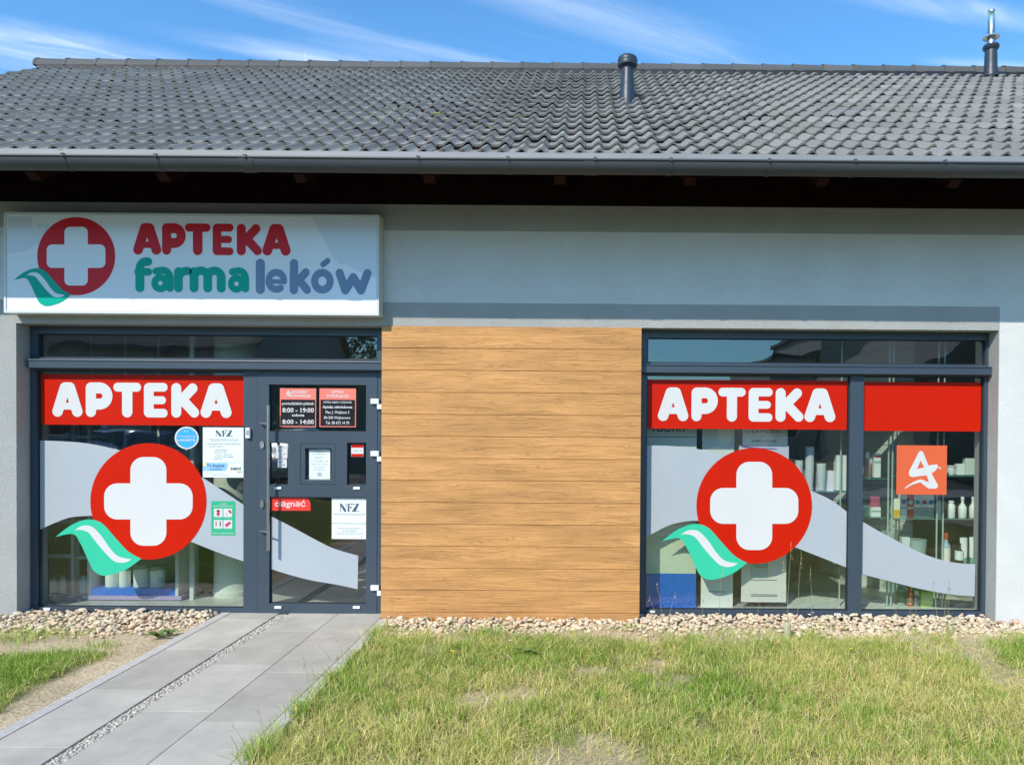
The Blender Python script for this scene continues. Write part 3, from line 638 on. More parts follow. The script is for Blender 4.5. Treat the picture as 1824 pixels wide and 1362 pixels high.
def logo(parent, cx, cy, R, Y, mred, mwhite, mgreen, armw=.31, cr=.225, armlen=.762, z=0):
    "disc, rounded cross, leaf; R and centre in photo pixels on the plane Y"
    def q(u, v): return P2(cx+u*R, cy+v*R, Y)
    d = .0012
    mb = MB(); mb.poly([q(math.cos(t*2*math.pi/96), math.sin(t*2*math.pi/96)) for t in range(96)], Y); mb.build('disc', mred, parent)
    a, l, c = armw, armlen, cr; pts = []
    for (ux, uy) in ((1, 0), (0, 1), (-1, 0), (0, -1)):
        vx_, vy_ = -uy, ux
        def w(s, t): return (ux*s+vx_*t, uy*s+vy_*t)
        pts.append(w(a, -a))
        for k in range(9): b = R_(-90+k*90/8); pts.append(w(l-c+c*math.cos(b), -a+c+c*math.sin(b)))
        for k in range(9): b = R_(k*90/8); pts.append(w(l-c+c*math.cos(b), a-c+c*math.sin(b)))
    mb = MB(); mb.poly([q(*p) for p in pts], Y-d); mb.build('cross', mwhite, parent)
    K = [(-1.596, .610), (-1.33, .41), (-1.05, .312), (-.80, .374), (-.57, .62), (-.344, .859), (-.12, .985)]
    K2 = [(-.12, .985), (-.40, 1.18), (-.742, 1.277), (-.93, 1.20), (-1.02, 1.04), (-1.17, .72), (-1.30, .56), (-1.596, .610)]
    mb = MB(); mb.poly([q(*p) for p in smooth_open(K)[:-1]+smooth_open(K2)[:-1]], Y-2*d); mb.build('leaf', mgreen, parent)
    V1 = [(-1.27, .50), (-1.14, .422), (-.97, .434), (-.80, .60), (-.66, .80), (-.51, .945), (-.284, .995)]
    V2 = [(-.284, .995), (-.40, 1.05), (-.57, 1.035), (-.71, .915), (-.88, .72), (-1.03, .535), (-1.17, .49), (-1.27, .50)]
    mb = MB(); mb.poly([q(*p) for p in smooth_open(V1)[:-1]+smooth_open(V2)[:-1]], Y-3*d); mb.build('leaf_vein', mwhite, parent)
logo(sg, 135.7, 456.3, 69.5, SY-.001, S_red, S_face, S_green, armw=.30, cr=.14, armlen=.752)
def letters(parent, s, xs, y0, y1, Y, m, name='lettering', ymid=None):
    xm = (xs[0][0]+xs[-1][1])/2; z0, z1 = at(xm, y1, Y).z, at(xm, y0, Y).z
    XX = [(at(a, (y0+y1)/2, Y).x, at(b, (y0+y1)/2, Y).x) for a, b in xs]
    mb = MB(); word(mb, s, XX, z0, z1, Y, .0035); return mb.build(name, m, parent)
k1 = lambda L: [(a/2.606, b/2.606) for a, b in L]
letters(sg, 'APTEKA', k1([(618, 748), (752, 862), (858, 977), (987, 1083), (1099, 1216), (1218, 1349)]), 360+100/2.606, 360+246/2.606, SY-.002, S_red)
letters(sg, 'farma', k1([(622, 708), (696, 808), (808, 884), (880, 1048), (1052, 1158)]), 360+258/2.606, 360+418/2.606, SY-.002, S_green)
letters(sg, 'lekó', k1([(1187, 1229), (1233, 1332), (1345, 1443), (1443, 1548)]), 360+264/2.606, 360+426/2.606, SY-.002, S_blue)
letters(sg, 'w', k1([(1558, 1724)]), 360+268/2.606, 360+430/2.606, SY-.002, S_blue)

# ------------------------------------------------------------------ films on the glass
GO = GY-.0025
def film(name, label, cat, px, Y, m, group=None, part='sheet', th=.0):
    x0, x1, z0, z1 = rect(*px, Y)
    e = empty(name, (x0, Y, z0), label, cat, group); mb = MB(); mb.box(x0, x1, Y, Y+max(th, .0008), z0, z1); mb.build(part, m, e); return e
f1 = film('window_banner', 'red film banner with white APTEKA lettering at the top of the window beside the door', 'banner', (73, 667.5, 435.6, 757), GO, V_red)
k2 = [(243, 383), (398, 522), (526, 655), (668, 777), (795, 925), (931, 1075)]
letters(f1, 'APTEKA', k1(k2), 681.6, 743, GO-.0015, V_white)
f2 = film('window_banner', 'red film banner with white APTEKA lettering on the window right of the wood panel', 'banner', (1153, 677, 1508.5, 764), GO, V_red)
kk = [(1120+a/4.539, 1120+b/4.539) for a, b in [(236, 482), (507, 720), (724, 944), (969, 1161), (1187, 1414), (1421, 1671)]]
letters(f2, 'APTEKA', kk, 690.6, 750.5, GO-.0015, V_white)
film('window_banner', 'plain red film banner without lettering at the top of the far right pane', 'banner', (1538, 680.5, 1747, 767.5), GO, V_red)
def pfilm(name, label, polys, Y, m, cat='window film', group=None):
    allp = [p for pp in polys for p in pp]; p0 = at(min(a for a, b in allp), max(b for a, b in allp), Y)
    e = empty(name, (p0.x, Y, p0.z), label, cat, group)
    for pp in polys:
        mb = MB(); q = [P2(x, y, Y) for x, y in pp]; mb.poly(q, Y); mb.poly(q, Y+.0006); o = mb.build('sheet', m, e)
    return e
G1 = GO-.0
pfilm('pale_window_film', 'pale grey wave shaped film across the left window behind the red cross disc',
  [smooth_open([(69, 784), (126, 786.5), (165, 791), (211, 801), (300, 824)])+smooth_open([(364, 852), (400, 876), (436, 900)])+smooth_open([(436, 1000), (390, 984), (342, 965), (300, 948)])+smooth_open([(162, 918), (126, 921), (97, 931), (70, 943.5)])], G1, V_frost)
pfilm('pale_window_film', 'pale grey sloping wave film on the lower pane of the door',
  [smooth_open([(481, 918), (518, 937), (578, 969), (604, 979.5), (638, 989)])+smooth_open([(637, 1048.8), (601, 1041), (553, 1032.7), (512, 1022), (481, 1012.4)])], DY+.027, V_frost)
pfilm('pale_window_film', 'pale grey wave film behind the red disc in the window right of the wood panel',
  [smooth_open([(1151, 793), (1186, 793.5), (1219, 796), (1252, 801), (1293, 810), (1370, 836)])+smooth_open([(1446, 874), (1480, 890), (1508.5, 911)])+smooth_open([(1508.5, 1010.5), (1480, 999), (1416, 974), (1370, 955)])+smooth_open([(1243, 927), (1223, 928), (1193, 934.7), (1164, 949), (1151, 957)])], G1, V_frost)
pfilm('pale_window_film', 'pale grey tapering wave film across the far right pane',
  [smooth_open([(1535, 928), (1572, 949), (1607, 967.5), (1638, 983), (1671, 995), (1704, 1002), (1737, 1004)])+smooth_open([(1736, 1061.4), (1693, 1058), (1638, 1048), (1594, 1037), (1535, 1022)])], G1, V_frost)
e = empty('cross_emblem', at(264, 995, GO), 'large red disc with white cross and green leaf beside the door', 'emblem'); logo(e, 264.4, 892.5, 103.5, GO-.002, V_red, V_white, V_green)
e = empty('cross_emblem', at(1343, 1001, GO), 'large red disc with white cross and green leaf right of the wood panel', 'emblem'); logo(e, 1343.5, 900.5, 103, GO-.002, V_red, V_white, V_green)

# snake shaped letter A mark
def snake(parent, x0, y0, s, Y, m, name='mark'):
    pts_ = lambda L: [P2(x0+a*s, y0+b*s, Y) for a, b in L]
    mb = MB()
    up = [(828, 188), (850, 195), (872, 222), (945, 398), (1050, 390), (1085, 400), (1088, 435), (1050, 480), (985, 525), (1090, 690), (1082, 725), (1050, 745), (935, 742), (820, 650), (700, 690), (600, 745), (592, 735), (640, 690), (740, 630), (830, 605), (950, 655), (912, 545), (700, 575), (662, 555), (652, 510), (668, 470), (795, 222)]
    outer = [(828, 186), (852, 194), (872, 222), (942, 402), (1075, 386), (1085, 428), (1045, 482), (988, 520), (1082, 690), (1082, 722), (1055, 745), (940, 743), (825, 652), (700, 688), (597, 747), (592, 738), (640, 695), (740, 636), (822, 606), (850, 610), (950, 652), (918, 548), (705, 576), (668, 560), (652, 520), (662, 480), (796, 215)]
    # outline with the counter cut out through a seam
    counter = [(828, 332), (775, 455), (880, 432)]
    i = outer.index((828, 186))
    ring = outer+[outer[0]]+[(828, 332), (775, 455), (880, 432), (828, 332)]
    mb.poly(pts_(ring), Y); mb.build(name, m, parent)
    mb = MB(); mb.poly(pts_([(1085, 430), (1112, 434), (1114, 405), (1121, 432), (1134, 468), (1108, 446), (1085, 440)]), Y); mb.build('tongue', m, parent)
e = film('logo_sticker', 'orange red square sticker with a white snake shaped letter A on the far right pane', 'sticker', (1597, 793, 1686.5, 880.5), GO, I_or)
snake(e, 1540, 780, 1/8.29, GO-.0015, V_white)

# hours posters on the door's upper pane
PD = DY+.0275
e = film('opening_hours_sign', 'black sign with coral header giving the opening hours, in the door\'s top pane', 'sign', (498.5, 691.4, 563, 760.3), PD, I_coral)
mb = MB(); x0, x1, z0, z1 = rect(500.3, 711.5, 561.3, 758.4, PD-.0006); mb.rquad(x0, x1, z0, z1, PD-.0006); mb.build('black_field', I_blackf, e)
mb = MB(); Yt = PD-.0012
tx(mb, 'GODZINY', 519, 695.5, 548, 700.5, Yt, .03); tx(mb, 'OTWARCIA', 519, 702.5, 554, 707.5, Yt, .03)
tx(mb, 'poniedziałek-piątek', 502.5, 715.5, 559.5, 722.5, Yt, .01); tx(mb, '8:00 - 19:00', 503, 726, 559, 734.5, Yt, .02); tx(mb, 'sobota', 520, 736.5, 542, 741.5, Yt, .02); tx(mb, '8:00 - 14:00', 503, 747, 559, 755, Yt, .02)
mb.build('lettering', V_white, e); snake(e, 506-.016*590, 694.5-.016*186*1.2, .0205, Yt, V_white)
e = film('duty_pharmacy_sign', 'black sign with coral header naming the pharmacy on duty, in the door\'s top pane', 'sign', (569, 691.6, 634, 760.3), PD, I_coral)
mb = MB(); x0, x1, z0, z1 = rect(570.8, 711.7, 632.3, 758.6, PD-.0006); mb.rquad(x0, x1, z0, z1, PD-.0006); mb.build('black_field', I_blackf, e)
mb = MB(); tx(mb, 'APTEKI', 591, 695.5, 612, 700, Yt, .03); tx(mb, 'DYŻURUJĄCE', 582, 701.5, 621, 708.5, Yt, .03)
tx(mb, 'APTEKA DBAM O ZDROWIE', 576, 714.5, 626, 718, Yt, .01); tx(mb, 'Apteka całodobowa', 574.5, 722, 627.5, 728.5, Yt, .02); tx(mb, 'Plac J. Wejhera 3', 580, 731.5, 622, 738, Yt, .01)
tx(mb, '84-200 Wejherowo', 577, 741, 624, 747.5, Yt, .01); tx(mb, 'Tel. 58 672 14 70', 580, 750, 622, 755.5, Yt, .01); mb.build('lettering', V_white, e)
# small papers, hatch notice, square sticker
def paper(name, label, cat, px, Y, lines, m=I_paper, ink=I_ink, group=None):
    e = film(name, label, cat, px, Y, m, group); mb = MB()
    for l in lines: tx(mb, l[0], *l[1:5], Y-.0008, l[5] if len(l) > 5 else 0)
    if lines: mb.build('lettering', ink, e)
    return e
paper('notice', 'small white notice in the narrow left pane of the door, upper of two', 'notice', (492, 792.6, 512, 816), PD, [('Godziny', 495, 795, 509, 798.5), ('8-19', 495, 801, 504, 804), ('8-14', 500, 807, 508, 810), ('tel.', 499, 812, 505, 814.5)], V_white)
paper('notice', 'small white notice in the narrow left pane of the door, lower of two', 'notice', (495, 817.2, 511, 832.5), PD, [('e-R', 498, 820, 505, 824), ('24h', 500, 826, 508, 829.5)], V_white)
e = paper('notice', 'white notice about vaccination with a round stamp, inside the door\'s service hatch', 'notice', (550, 800.5, 588, 853), DY+.0425,
  [('UWAGA', 560, 802.3, 577, 805, .02), ('SZCZEPIENIA', 556, 807, 582, 809.3), ('GRYPY', 560, 813, 578, 816.5), ('I COVID-19', 555, 819, 584, 823), ('PRZECIWKO GRYPIE', 554, 825.5, 584, 828), ('ZALECAMY', 559, 830, 579, 832.8), ('SZCZEPIENIE', 558, 834.5, 578, 837)], I_paper, I_grey)
mb = MB(); c = at(569, 844.5, DY+.0415); n = 24
v = [(c.x+.021*k*math.cos(2*math.pi*i/n), DY+.0415, c.z+.021*k*math.sin(2*math.pi*i/n)) for k in (1, .78) for i in range(n)]
mb.add(v, [(i, (i+1) % n, n+(i+1) % n, n+i)[::-1] for i in range(n)]); mb.poly([(c.x-.008, c.z-.009), (c.x+.009, c.z-.009), (c.x+.01, c.z+.004), (c.x+.002, c.z+.012), (c.x-.008, c.z+.006)], DY+.0415); mb.build('stamp', I_grey, e)
e = film('square_sticker', 'small red and white square sticker in the narrow right pane of the door', 'sticker', (625.5, 791, 647.5, 813), PD, V_white)
for a, b in ((791.2, 797), (808, 812.8)): mb = MB(); mb.rquad(*rect(625.7, a, 647.3, b, PD-.0005), PD-.0005); mb.build('red_band', V_red, e)
mb = MB(); tx(mb, 'WEJŚCIE', 629, 801, 644, 804, PD-.0008); mb.build('lettering', I_grey, e)
e = empty('pull_label', at(481, 909, PD), 'red label reading ciągnąć at the top of the door\'s lower pane', 'label')
mb = MB(); pts = [(481, 909), (481, 885.5), (541, 885.5)]+[(541+12*math.sin(R_(a)), 897.5-12*math.cos(R_(a))) for a in range(10, 91, 10)]+[(553.5, 909)]
mb.poly([P2(a, b, PD) for a, b in pts], PD); mb.build('sheet', mat('label_red', (.80, .045, .035), .4), e); mb = MB(); tx(mb, 'ciągnąć', 489.5, 890, 544, 905, PD-.001, .012); mb.build('lettering', V_white, e)
def nfz(mb, x0, x1, y0, y1, Y):
    w = (x1-x0); h = y1-y0
    def q(L): mb.poly([P2(x0+a*w, y0+b*h, Y) for a, b in L], Y)
    q([(0, 0), (.10, 0), (.33, .75), (.33, 1), (.24, 1), (0, .12)]); q([(.02, .25), (.05, .30), (.05, .95), (.08, 1), (0, 1), (.02, .95)]); q([(.27, 0), (.36, 0), (.34, .05), (.34, .6), (.31, .5), (.31, .05)])
    q([(.38, 0), (.66, 0), (.62, .18), (.56, .08), (.50, .06), (.50, .95), (.53, 1), (.38, 1), (.41, .95), (.41, .06)]); q([(.52, .44), (.58, .32), (.63, .45), (.56, .62)])
    q([(.66, 0), (1, 0), (.82, .93), (.70, .93), (.70, 1), (.61, 1), (.86, .06), (.70, .08), (.66, .18)]); q([(.72, .935), (.93, .935), (1, .75), (.98, 1), (.72, 1)])
e = film('health_fund_notice', 'pale notice with NFZ lettering in the upper right of the door\'s lower pane', 'notice', (591, 886.7, 653-1, 959.5), PD, I_paper)
mb = MB(); nfz(mb, 605, 640, 896.5, 911, PD-.001); tx(mb, 'Narodowy Fundusz Zdrowia', 595, 914, 650, 918, PD-.001)
tx(mb, 'APTEKA REALIZUJE RECEPTY', 601, 940, 643, 942.5, PD-.001); tx(mb, 'NA LEKI I WYROBY', 609, 944.5, 634, 947, PD-.001); tx(mb, 'ŚRODKI REFUNDOWANE', 600, 948.5, 645, 951, PD-.001)
mb.rquad(*rect(591.2, 931.6, 651.8, 932.4, PD-.001), PD-.001); mb.build('lettering', mat('ink_blue_grey', (.06, .09, .14), .6), e)
# papers on the left window
e = empty('speech_bubble_sticker', at(332, 803, GO), 'round light blue speech bubble sticker on the left window above the disc', 'sticker')
def bub(k, m, nm, Y):
    mb = MB(); cx, cy = 332.5, 779.5; pts = [(cx+21*k*math.cos(R_(a)), cy+19.7*k*math.sin(R_(a))) for a in range(-255, 62, 7)]
    pts = [(cx+21*k*math.cos(R_(a)), cy+20*k*math.sin(R_(a))) for a in range(-260, 75, 8)]+[(333.3+1.2*(1-k), 799.5-3*(1-k)), (333, 803.5-14*(1-k))]
    pts = [(cx+21.3*k*math.cos(R_(a)), cy+20*k*math.sin(R_(a))) for a in range(-265, 76, 8)]
    pts.append((331.8, cy+21*k)); pts.append((332, cy+20*k+4.5*k)); 
    mb.poly([P2(a, b, Y) for a, b in pts], Y); mb.build(nm, m, e)
bub(1, V_white, 'border', GO-.003); bub(.87, I_blue, 'sheet', GO-.004)
mb = MB(); tx(mb, 'Tu zrealizujesz', 316, 775.5, 348, 779, GO-.005, .02); tx(mb, 'e-RECEPTĘ', 316, 781.5, 347.5, 786.5, GO-.005, .03); 
for a in (329, 334): 
    mb.poly([P2(a+1.2*math.cos(t), 768+1.2*math.sin(t), GO-.005) for t in np.linspace(0, 2*math.pi, 8)[:-1]], GO-.005)
mb.build('lettering', V_white, e)
e = film('health_fund_notice', 'pale notice with NFZ lettering at the upper right corner of the left window', 'notice', (361.3, 761, 434.6, 823), GO-.001, I_paper)
mb = MB(); Yt = GO-.002; nfz(mb, 384, 414, 766, 777.5, Yt); tx(mb, 'Narodowy Fundusz Zdrowia', 374, 781, 424, 784.5, Yt); mb.rquad(*rect(373, 785.6, 426, 786, Yt), Yt)
tx(mb, 'Punkt realizuje umowę w zakresie zaopatrzenia', 368, 789, 429, 792, Yt); tx(mb, 'w wyroby medyczne', 368, 793.5, 400, 796.5, Yt)
for i, s in enumerate(('pieluchomajtki', 'sprzęt stomijny', 'cewniki i opatrunki', 'protezy i ortezy, wkładki', 'glukometry')): tx(mb, '• '+s, 380.5, 799.8+4.1*i, (404, 404, 413.5, 415.5, 396)[i], 802.8+4.1*i, Yt)
mb.build('lettering', mat('ink_blue_grey', (.06, .09, .14), .6), e)
e = film('product_notice', 'pale and light blue notice reading Tu kupisz produkty below the window\'s NFZ notice', 'notice', (361.3, 823.4, 434.6, 850), GO-.001, I_paper)
mb = MB(); pts = [(361.5, 824), (404, 824), (406, 826), (405, 833), (401, 838.5), (361.5, 838.5)]; mb.poly([P2(a, b, Yt) for a, b in pts], Yt); mb.build('blue_field', I_lblue, e)
mb = MB(); mb.rquad(*rect(361.5, 823.8, 367.5, 829.5, Yt-.0006), Yt-.0006); mb.build('yellow_field', I_yel, e)
mb = MB(); tx(mb, 'Tu kupisz', 368, 826, 400, 833, Yt-.001, .02); tx(mb, 'produkty', 374.5, 833.6, 396, 837.8, Yt-.001, .01); tx(mb, 'Zapytaj farmaceutę o ofertę', 368, 842, 398, 843.6, Yt-.001); tx(mb, 'produktów chłonnych', 376, 845, 406, 846.6, Yt-.001); mb.build('lettering', I_navy, e)
mb = MB(); tx(mb, 'seni', 410.5, 831, 428.5, 836.8, Yt-.001, .02); tx(mb, 'care', 422, 839, 431, 841, Yt-.001); mb.build('maker_mark', I_blackf, e)
e = film('hygiene_notice', 'small green notice with four white pictogram squares on the pale film beside the door', 'notice', (376.3, 892.2, 419, 953), GO-.0015, I_green)
Yg = GO-.0025; mb = MB()
for (a, b) in ((381, 905.3), (398, 905.3), (381, 925.7), (398, 925.7)): mb.rquad(*rect(a, b, a+15.4, b+15, Yg), Yg)
tx(mb, 'UWAGA', 391, 896, 405, 898, Yg, .02); tx(mb, 'ZASADY BEZPIECZEŃSTWA', 379, 899.3, 416, 902, Yg, .02)
tx(mb, 'MASECZKA', 382.5, 921.6, 394.5, 923, Yg); tx(mb, 'DEZYNFEKCJA', 399, 921.6, 413, 923, Yg); tx(mb, 'ODSTĘP', 384, 942, 394, 943.4, Yg); tx(mb, 'PŁAĆ KARTĄ', 399, 942, 413, 943.4, Yg); tx(mb, 'DBAJMY O SIEBIE NAWZAJEM', 378, 948, 416, 950.8, Yg, .02)
mb.build('lettering', V_white, e)
Yh = Yg-.0006; mb = MB()
def disc(mb, x, y, rx, ry, Y): mb.poly([P2(x+rx*math.cos(t), y+ry*math.sin(t), Y) for t in np.linspace(0, 2*math.pi, 15)[:-1]], Y)
disc(mb, 388.7, 914.5, 3, 4, Yh); mb.poly([P2(a, b, Yh) for a, b in ((406, 909), (409, 907), (413, 912), (410, 915))], Yh); disc(mb, 403.5, 915.5, 1, 1, Yh); mb.rquad(*rect(384, 930, 385.8, 937, Yh), Yh); disc(mb, 384.9, 928.8, 1.1, 1.1, Yh)
mb.poly([P2(a, b, Yh) for a, b in ((400, 934.5), (408.5, 928), (412, 931.5), (403.5, 938.5))], Yh); mb.build('pictogram', I_mag, e)
mb = MB(); mb.poly([P2(388.7+3.2*math.cos(R_(a)), 910.5+3*math.sin(R_(a)), Yh-.0005) for a in range(180, 361, 20)], Yh-.0005); mb.rquad(*rect(391.2, 930, 393, 937, Yh), Yh); disc(mb, 392.1, 928.8, 1.1, 1.1, Yh); mb.build('pictogram', I_blackf, e)
# door bell
c = rect(436.6, 761.7, 444.6, 780.5, FY-.03); e = empty('door_bell', (c[0], FY, c[2]), 'white push button bell on the grey post left of the door', 'bell')
mb = MB(); mb.box(c[0], c[1], FY-.03, FY-.0006, c[2], c[3]); mb.build('bell_case', M_whitep, e, bevel=.006)
mb = MB(); mb.box(c[0]+.009, c[1]-.009, FY-.034, FY-.0301, c[2]+.03, c[3]-.018); mb.build('button', mat('button_grey', (.35, .36, .38), .4), e, bevel=.003)
# ------------------------------------------------------------------ ground
def stuff(o, label=None, kind='stuff'): o['kind'] = kind; return o
PX0, PX1 = at(399.4, 1099, 0).x, 0
def gx(px, py): return gat(px, py, 0).x
eL = (gx(0, 1320)+gx(399, 1097.4))/2; eS0 = (gx(71.4, 1361.8)+gx(491, 1097.4))/2; eS1 = (gx(104, 1361)+gx(512, 1097))/2; e3 = (gx(260, 1361.8)+gx(596.5, 1099))/2; eR = (gx(408, 1362)+gx(677, 1103))/2
print('path', eL, eS0, eS1, e3, eR)
def grad_ground(name, x0, x1, y0, y1, n, m, z, mt):
    X = np.linspace(x0, x1, n); Y = np.linspace(y0, y1, m); v = [(x, y, z(x, y)) for y in Y for x in X]
    f = [(j*n+i, j*n+i+1, (j+1)*n+i+1, (j+1)*n+i) for j in range(m-1) for i in range(n-1)]
    mb = MB(); mb.add(v, f); return mb.build(name, mt, smooth=True)
def soil_mat():
    m = bpy.data.materials.new('soil_and_shaded_turf'); m.use_nodes = True; t = m.node_tree; b = t.nodes['Principled BSDF']; N = t.nodes.new; L = t.links.new
    b.inputs['Roughness'].default_value = .95; b.inputs['Specular IOR Level'].default_value = .1
    tcn = N('ShaderNodeTexCoord'); n1 = N('ShaderNodeTexNoise'); n1.inputs['Scale'].default_value = 1.6; n1.inputs['Detail'].default_value = 6; L(tcn.outputs['Object'], n1.inputs['Vector'])
    n2 = N('ShaderNodeTexNoise'); n2.inputs['Scale'].default_value = 45; n2.inputs['Detail'].default_value = 5; L(tcn.outputs['Object'], n2.inputs['Vector'])
    c1 = N('ShaderNodeAttribute'); c1.attribute_name = 'Col'
    r = N('ShaderNodeMapRange'); r.inputs['From Min'].default_value = .3; r.inputs['From Max'].default_value = .7; r.inputs['To Min'].default_value = .72; r.inputs['To Max'].default_value = 1.2; L(n2.outputs['Fac'], r.inputs[0])
    s = N('ShaderNodeVectorMath'); s.operation = 'SCALE'; L(c1.outputs['Color'], s.inputs[0]); L(r.outputs[0], s.inputs['Scale']); L(s.outputs[0], b.inputs['Base Color'])
    bp = N('ShaderNodeBump'); bp.inputs['Distance'].default_value = .012; L(n2.outputs['Fac'], bp.inputs['Height']); L(bp.outputs[0], b.inputs['Normal']); return m
M_soil = soil_mat()
gz = lambda x, y: -.012+.012*(float(vnoise(np.array(x*2.), np.array(y*2.), 4))-.5)
# one sheet to the horizon, finely divided near the building, sunk below the path
gxs = [-250, -60, -25, -12]+list(np.linspace(-8, 8, 65))+[12, 25, 60, 250]; gys = [-250, -60, -30, -18, -12]+list(np.linspace(-8, 0.12, 34))+[8, 30, 250]
gxs = [-250, -60, -25, -12]+list(np.linspace(-8, 8, 201))+[12, 25, 60, 250]; gys = [-250, -60, -30, -18, -12]+list(np.linspace(-8, 0.12, 102))+[8, 30, 250]
GXX, GYY = np.meshgrid(np.array(gxs), np.array(gys)); near_ = (abs(GXX) < 8) & (GYY > -8) & (GYY < .1)
GZZ = np.where(near_, -.012+.016*(vnoise(GXX*2., GYY*2., 4)-.5)+.006*(vnoise(GXX*9., GYY*9., 5)-.5), -.06)
v = np.stack([GXX, GYY, GZZ], -1).reshape(-1, 3); nx = len(gxs)
mb = MB(); mb.add(v, [(j*nx+i, j*nx+i+1, (j+1)*nx+i+1, (j+1)*nx+i) for j in range(len(gys)-1) for i in range(nx-1)]); o = mb.build('ground', M_soil, smooth=True)
wob = .12*(vnoise(GXX*2.2, GYY*0, 5)-.5)+.10*(vnoise(GXX*7, GYY*7, 6)-.5)
t_r = np.clip((-.48-GYY+wob)/.25, 0, 1)*np.clip((fbm(GXX*1.7, GYY*1.7, 11)-.32)/.14, .15, 1); t_l = np.clip((-.95-GYY+wob)/.15, 0, 1)*np.clip((eL-.26-GXX+wob)/.12, 0, 1)
tt = np.where(GXX > eL, t_r, t_l)[..., None]; sand = np.array([.55, .44, .29])*(.85+.3*vnoise(GXX*5, GYY*5, 7))[..., None]; turf_shaded = np.array([.17, .165, .065])*(.8+.5*vnoise(GXX*6, GYY*6, 8))[..., None]  # turf tone darkened to paint in the shadows between grass blades
gc = np.concatenate([sand*(1-tt)+turf_shaded*tt, np.ones_like(tt)], -1).reshape(-1, 4); ca = o.data.color_attributes.new('Col', 'FLOAT_COLOR', 'POINT'); ca.data.foreach_set('color', gc.ravel().astype(np.float32)); o['kind'] = 'structure'
# path of concrete slabs with a pebble strip
M_slab = mat('concrete_slab', (.36, .355, .345), .85, attr=True, var=.17, vs=3.2, bump=.0015, bs=200, bd=6)
mb = MB(); jt = .0025
def column(x0, x1, y_first, L_, top=.004, y_near=-8.6):
    y = y_first
    while y > y_near:
        tone = (.40+.09*rng.random()); c = (tone*1.06, tone*.98, tone*.84); a, b = y-L_+jt, y-jt; b = min(b, FY+.06); ch = .0012; z0 = top+.0015*rng.random()
        if b > a+.02:
            xa_, xb_ = x0+jt, x1-jt
            mb.add([(xa_, a, z0-.06), (xb_, a, z0-.06), (xb_, b, z0-.06), (xa_, b, z0-.06), (xa_, a, z0-ch), (xb_, a, z0-ch), (xb_, b, z0-ch), (xa_, b, z0-ch), (xa_+ch, a+ch, z0), (xb_-ch, a+ch, z0), (xb_-ch, b-ch, z0), (xa_+ch, b-ch, z0)],
               [(8, 9, 10, 11), (4, 5, 9, 8), (5, 6, 10, 9), (6, 7, 11, 10), (7, 4, 8, 11), (0, 1, 5, 4), (1, 2, 6, 5), (2, 3, 7, 6), (3, 0, 4, 7)], 0, c)
        y -= L_
yj = lambda py: gat(700, py, 0).y
column(eL, eS0, yj(1159)+1.6, .8); column(eS1, e3, yj(1270)+2.4, .8); column(e3, eR, yj(1199.4)+1.6, .8)
o = mb.build('path', M_slab); o['kind'] = 'structure'
mb = MB(); y = FY+.04
while y > -8.6:
    for xa_, xb_, z0 in ((eL-.085, eL-.003, .006), (eR+.003, eR+.085, .006)):
        yy0 = y-.995; yt = min(y, -.02 if xa_ > 0 or xb_ > eR-.01 else y); t = .50+.04*rng.random()
        mb.box(xa_, xb_, yy0, yt, -.15, z0+.002*rng.random(), 0, (t, t*.95, t*.87))
    y -= 1.0
o = mb.build('path_edging', mat('pale_kerb_concrete', (.4, .38, .34), .9, attr=True, var=.15, vs=25, bump=.002, bs=180), bevel=.004); o['kind'] = 'structure'
mb = MB(); mb.box(eS0-.002, eS1+.002, -8.6, FY+.05, -.15, -.006); o = mb.build('path_strip_bedding', mat('mortar', (.38, .355, .30), .95, var=.25, vs=30, bump=.004, bs=120)); o['kind'] = 'structure'
mb = MB(); mb.box(-1.0+eL-.1+1.0, eR+.1, -8.6, FY+.06, -.2, -.055); o = mb.build('path_sand_bed', mat('joint_sand', (.06, .055, .048), .95)); o['kind'] = 'structure'
# pebbles
bm = bmesh.new(); bmesh.ops.create_icosphere(bm, subdivisions=2, radius=1); ICO = np.array([tuple(v.co) for v in bm.verts]); ICF = np.array([[v.index for v in f.verts] for f in bm.faces]); bm.free()
bm = bmesh.new(); bmesh.ops.create_icosphere(bm, subdivisions=1, radius=1); IC1 = np.array([tuple(v.co) for v in bm.verts]); IF1 = np.array([[v.index for v in f.verts] for f in bm.faces]); bm.free()
def big_mesh(name, V, Fc, cols_per_face, mt, smooth=True):
    me = bpy.data.meshes.new(name); nf, k = Fc.shape
    me.vertices.add(len(V)); me.vertices.foreach_set('co', V.ravel().astype(np.float32)); me.loops.add(nf*k); me.loops.foreach_set('vertex_index', Fc.ravel().astype(np.int32))
    me.polygons.add(nf); me.polygons.foreach_set('loop_start', np.arange(0, nf*k, k, dtype=np.int32)); me.polygons.foreach_set('loop_total', np.full(nf, k, dtype=np.int32))
    me.update(calc_edges=True)
    ca = me.color_attributes.new('Col', 'FLOAT_COLOR', 'CORNER'); c = np.repeat(np.hstack([cols_per_face, np.ones((nf, 1))]), k, axis=0); ca.data.foreach_set('color', c.ravel().astype(np.float32))
    if smooth: me.shade_smooth()
    o = bpy.data.objects.new(name, me); sc.collection.objects.link(o); me.materials.append(mt); return o
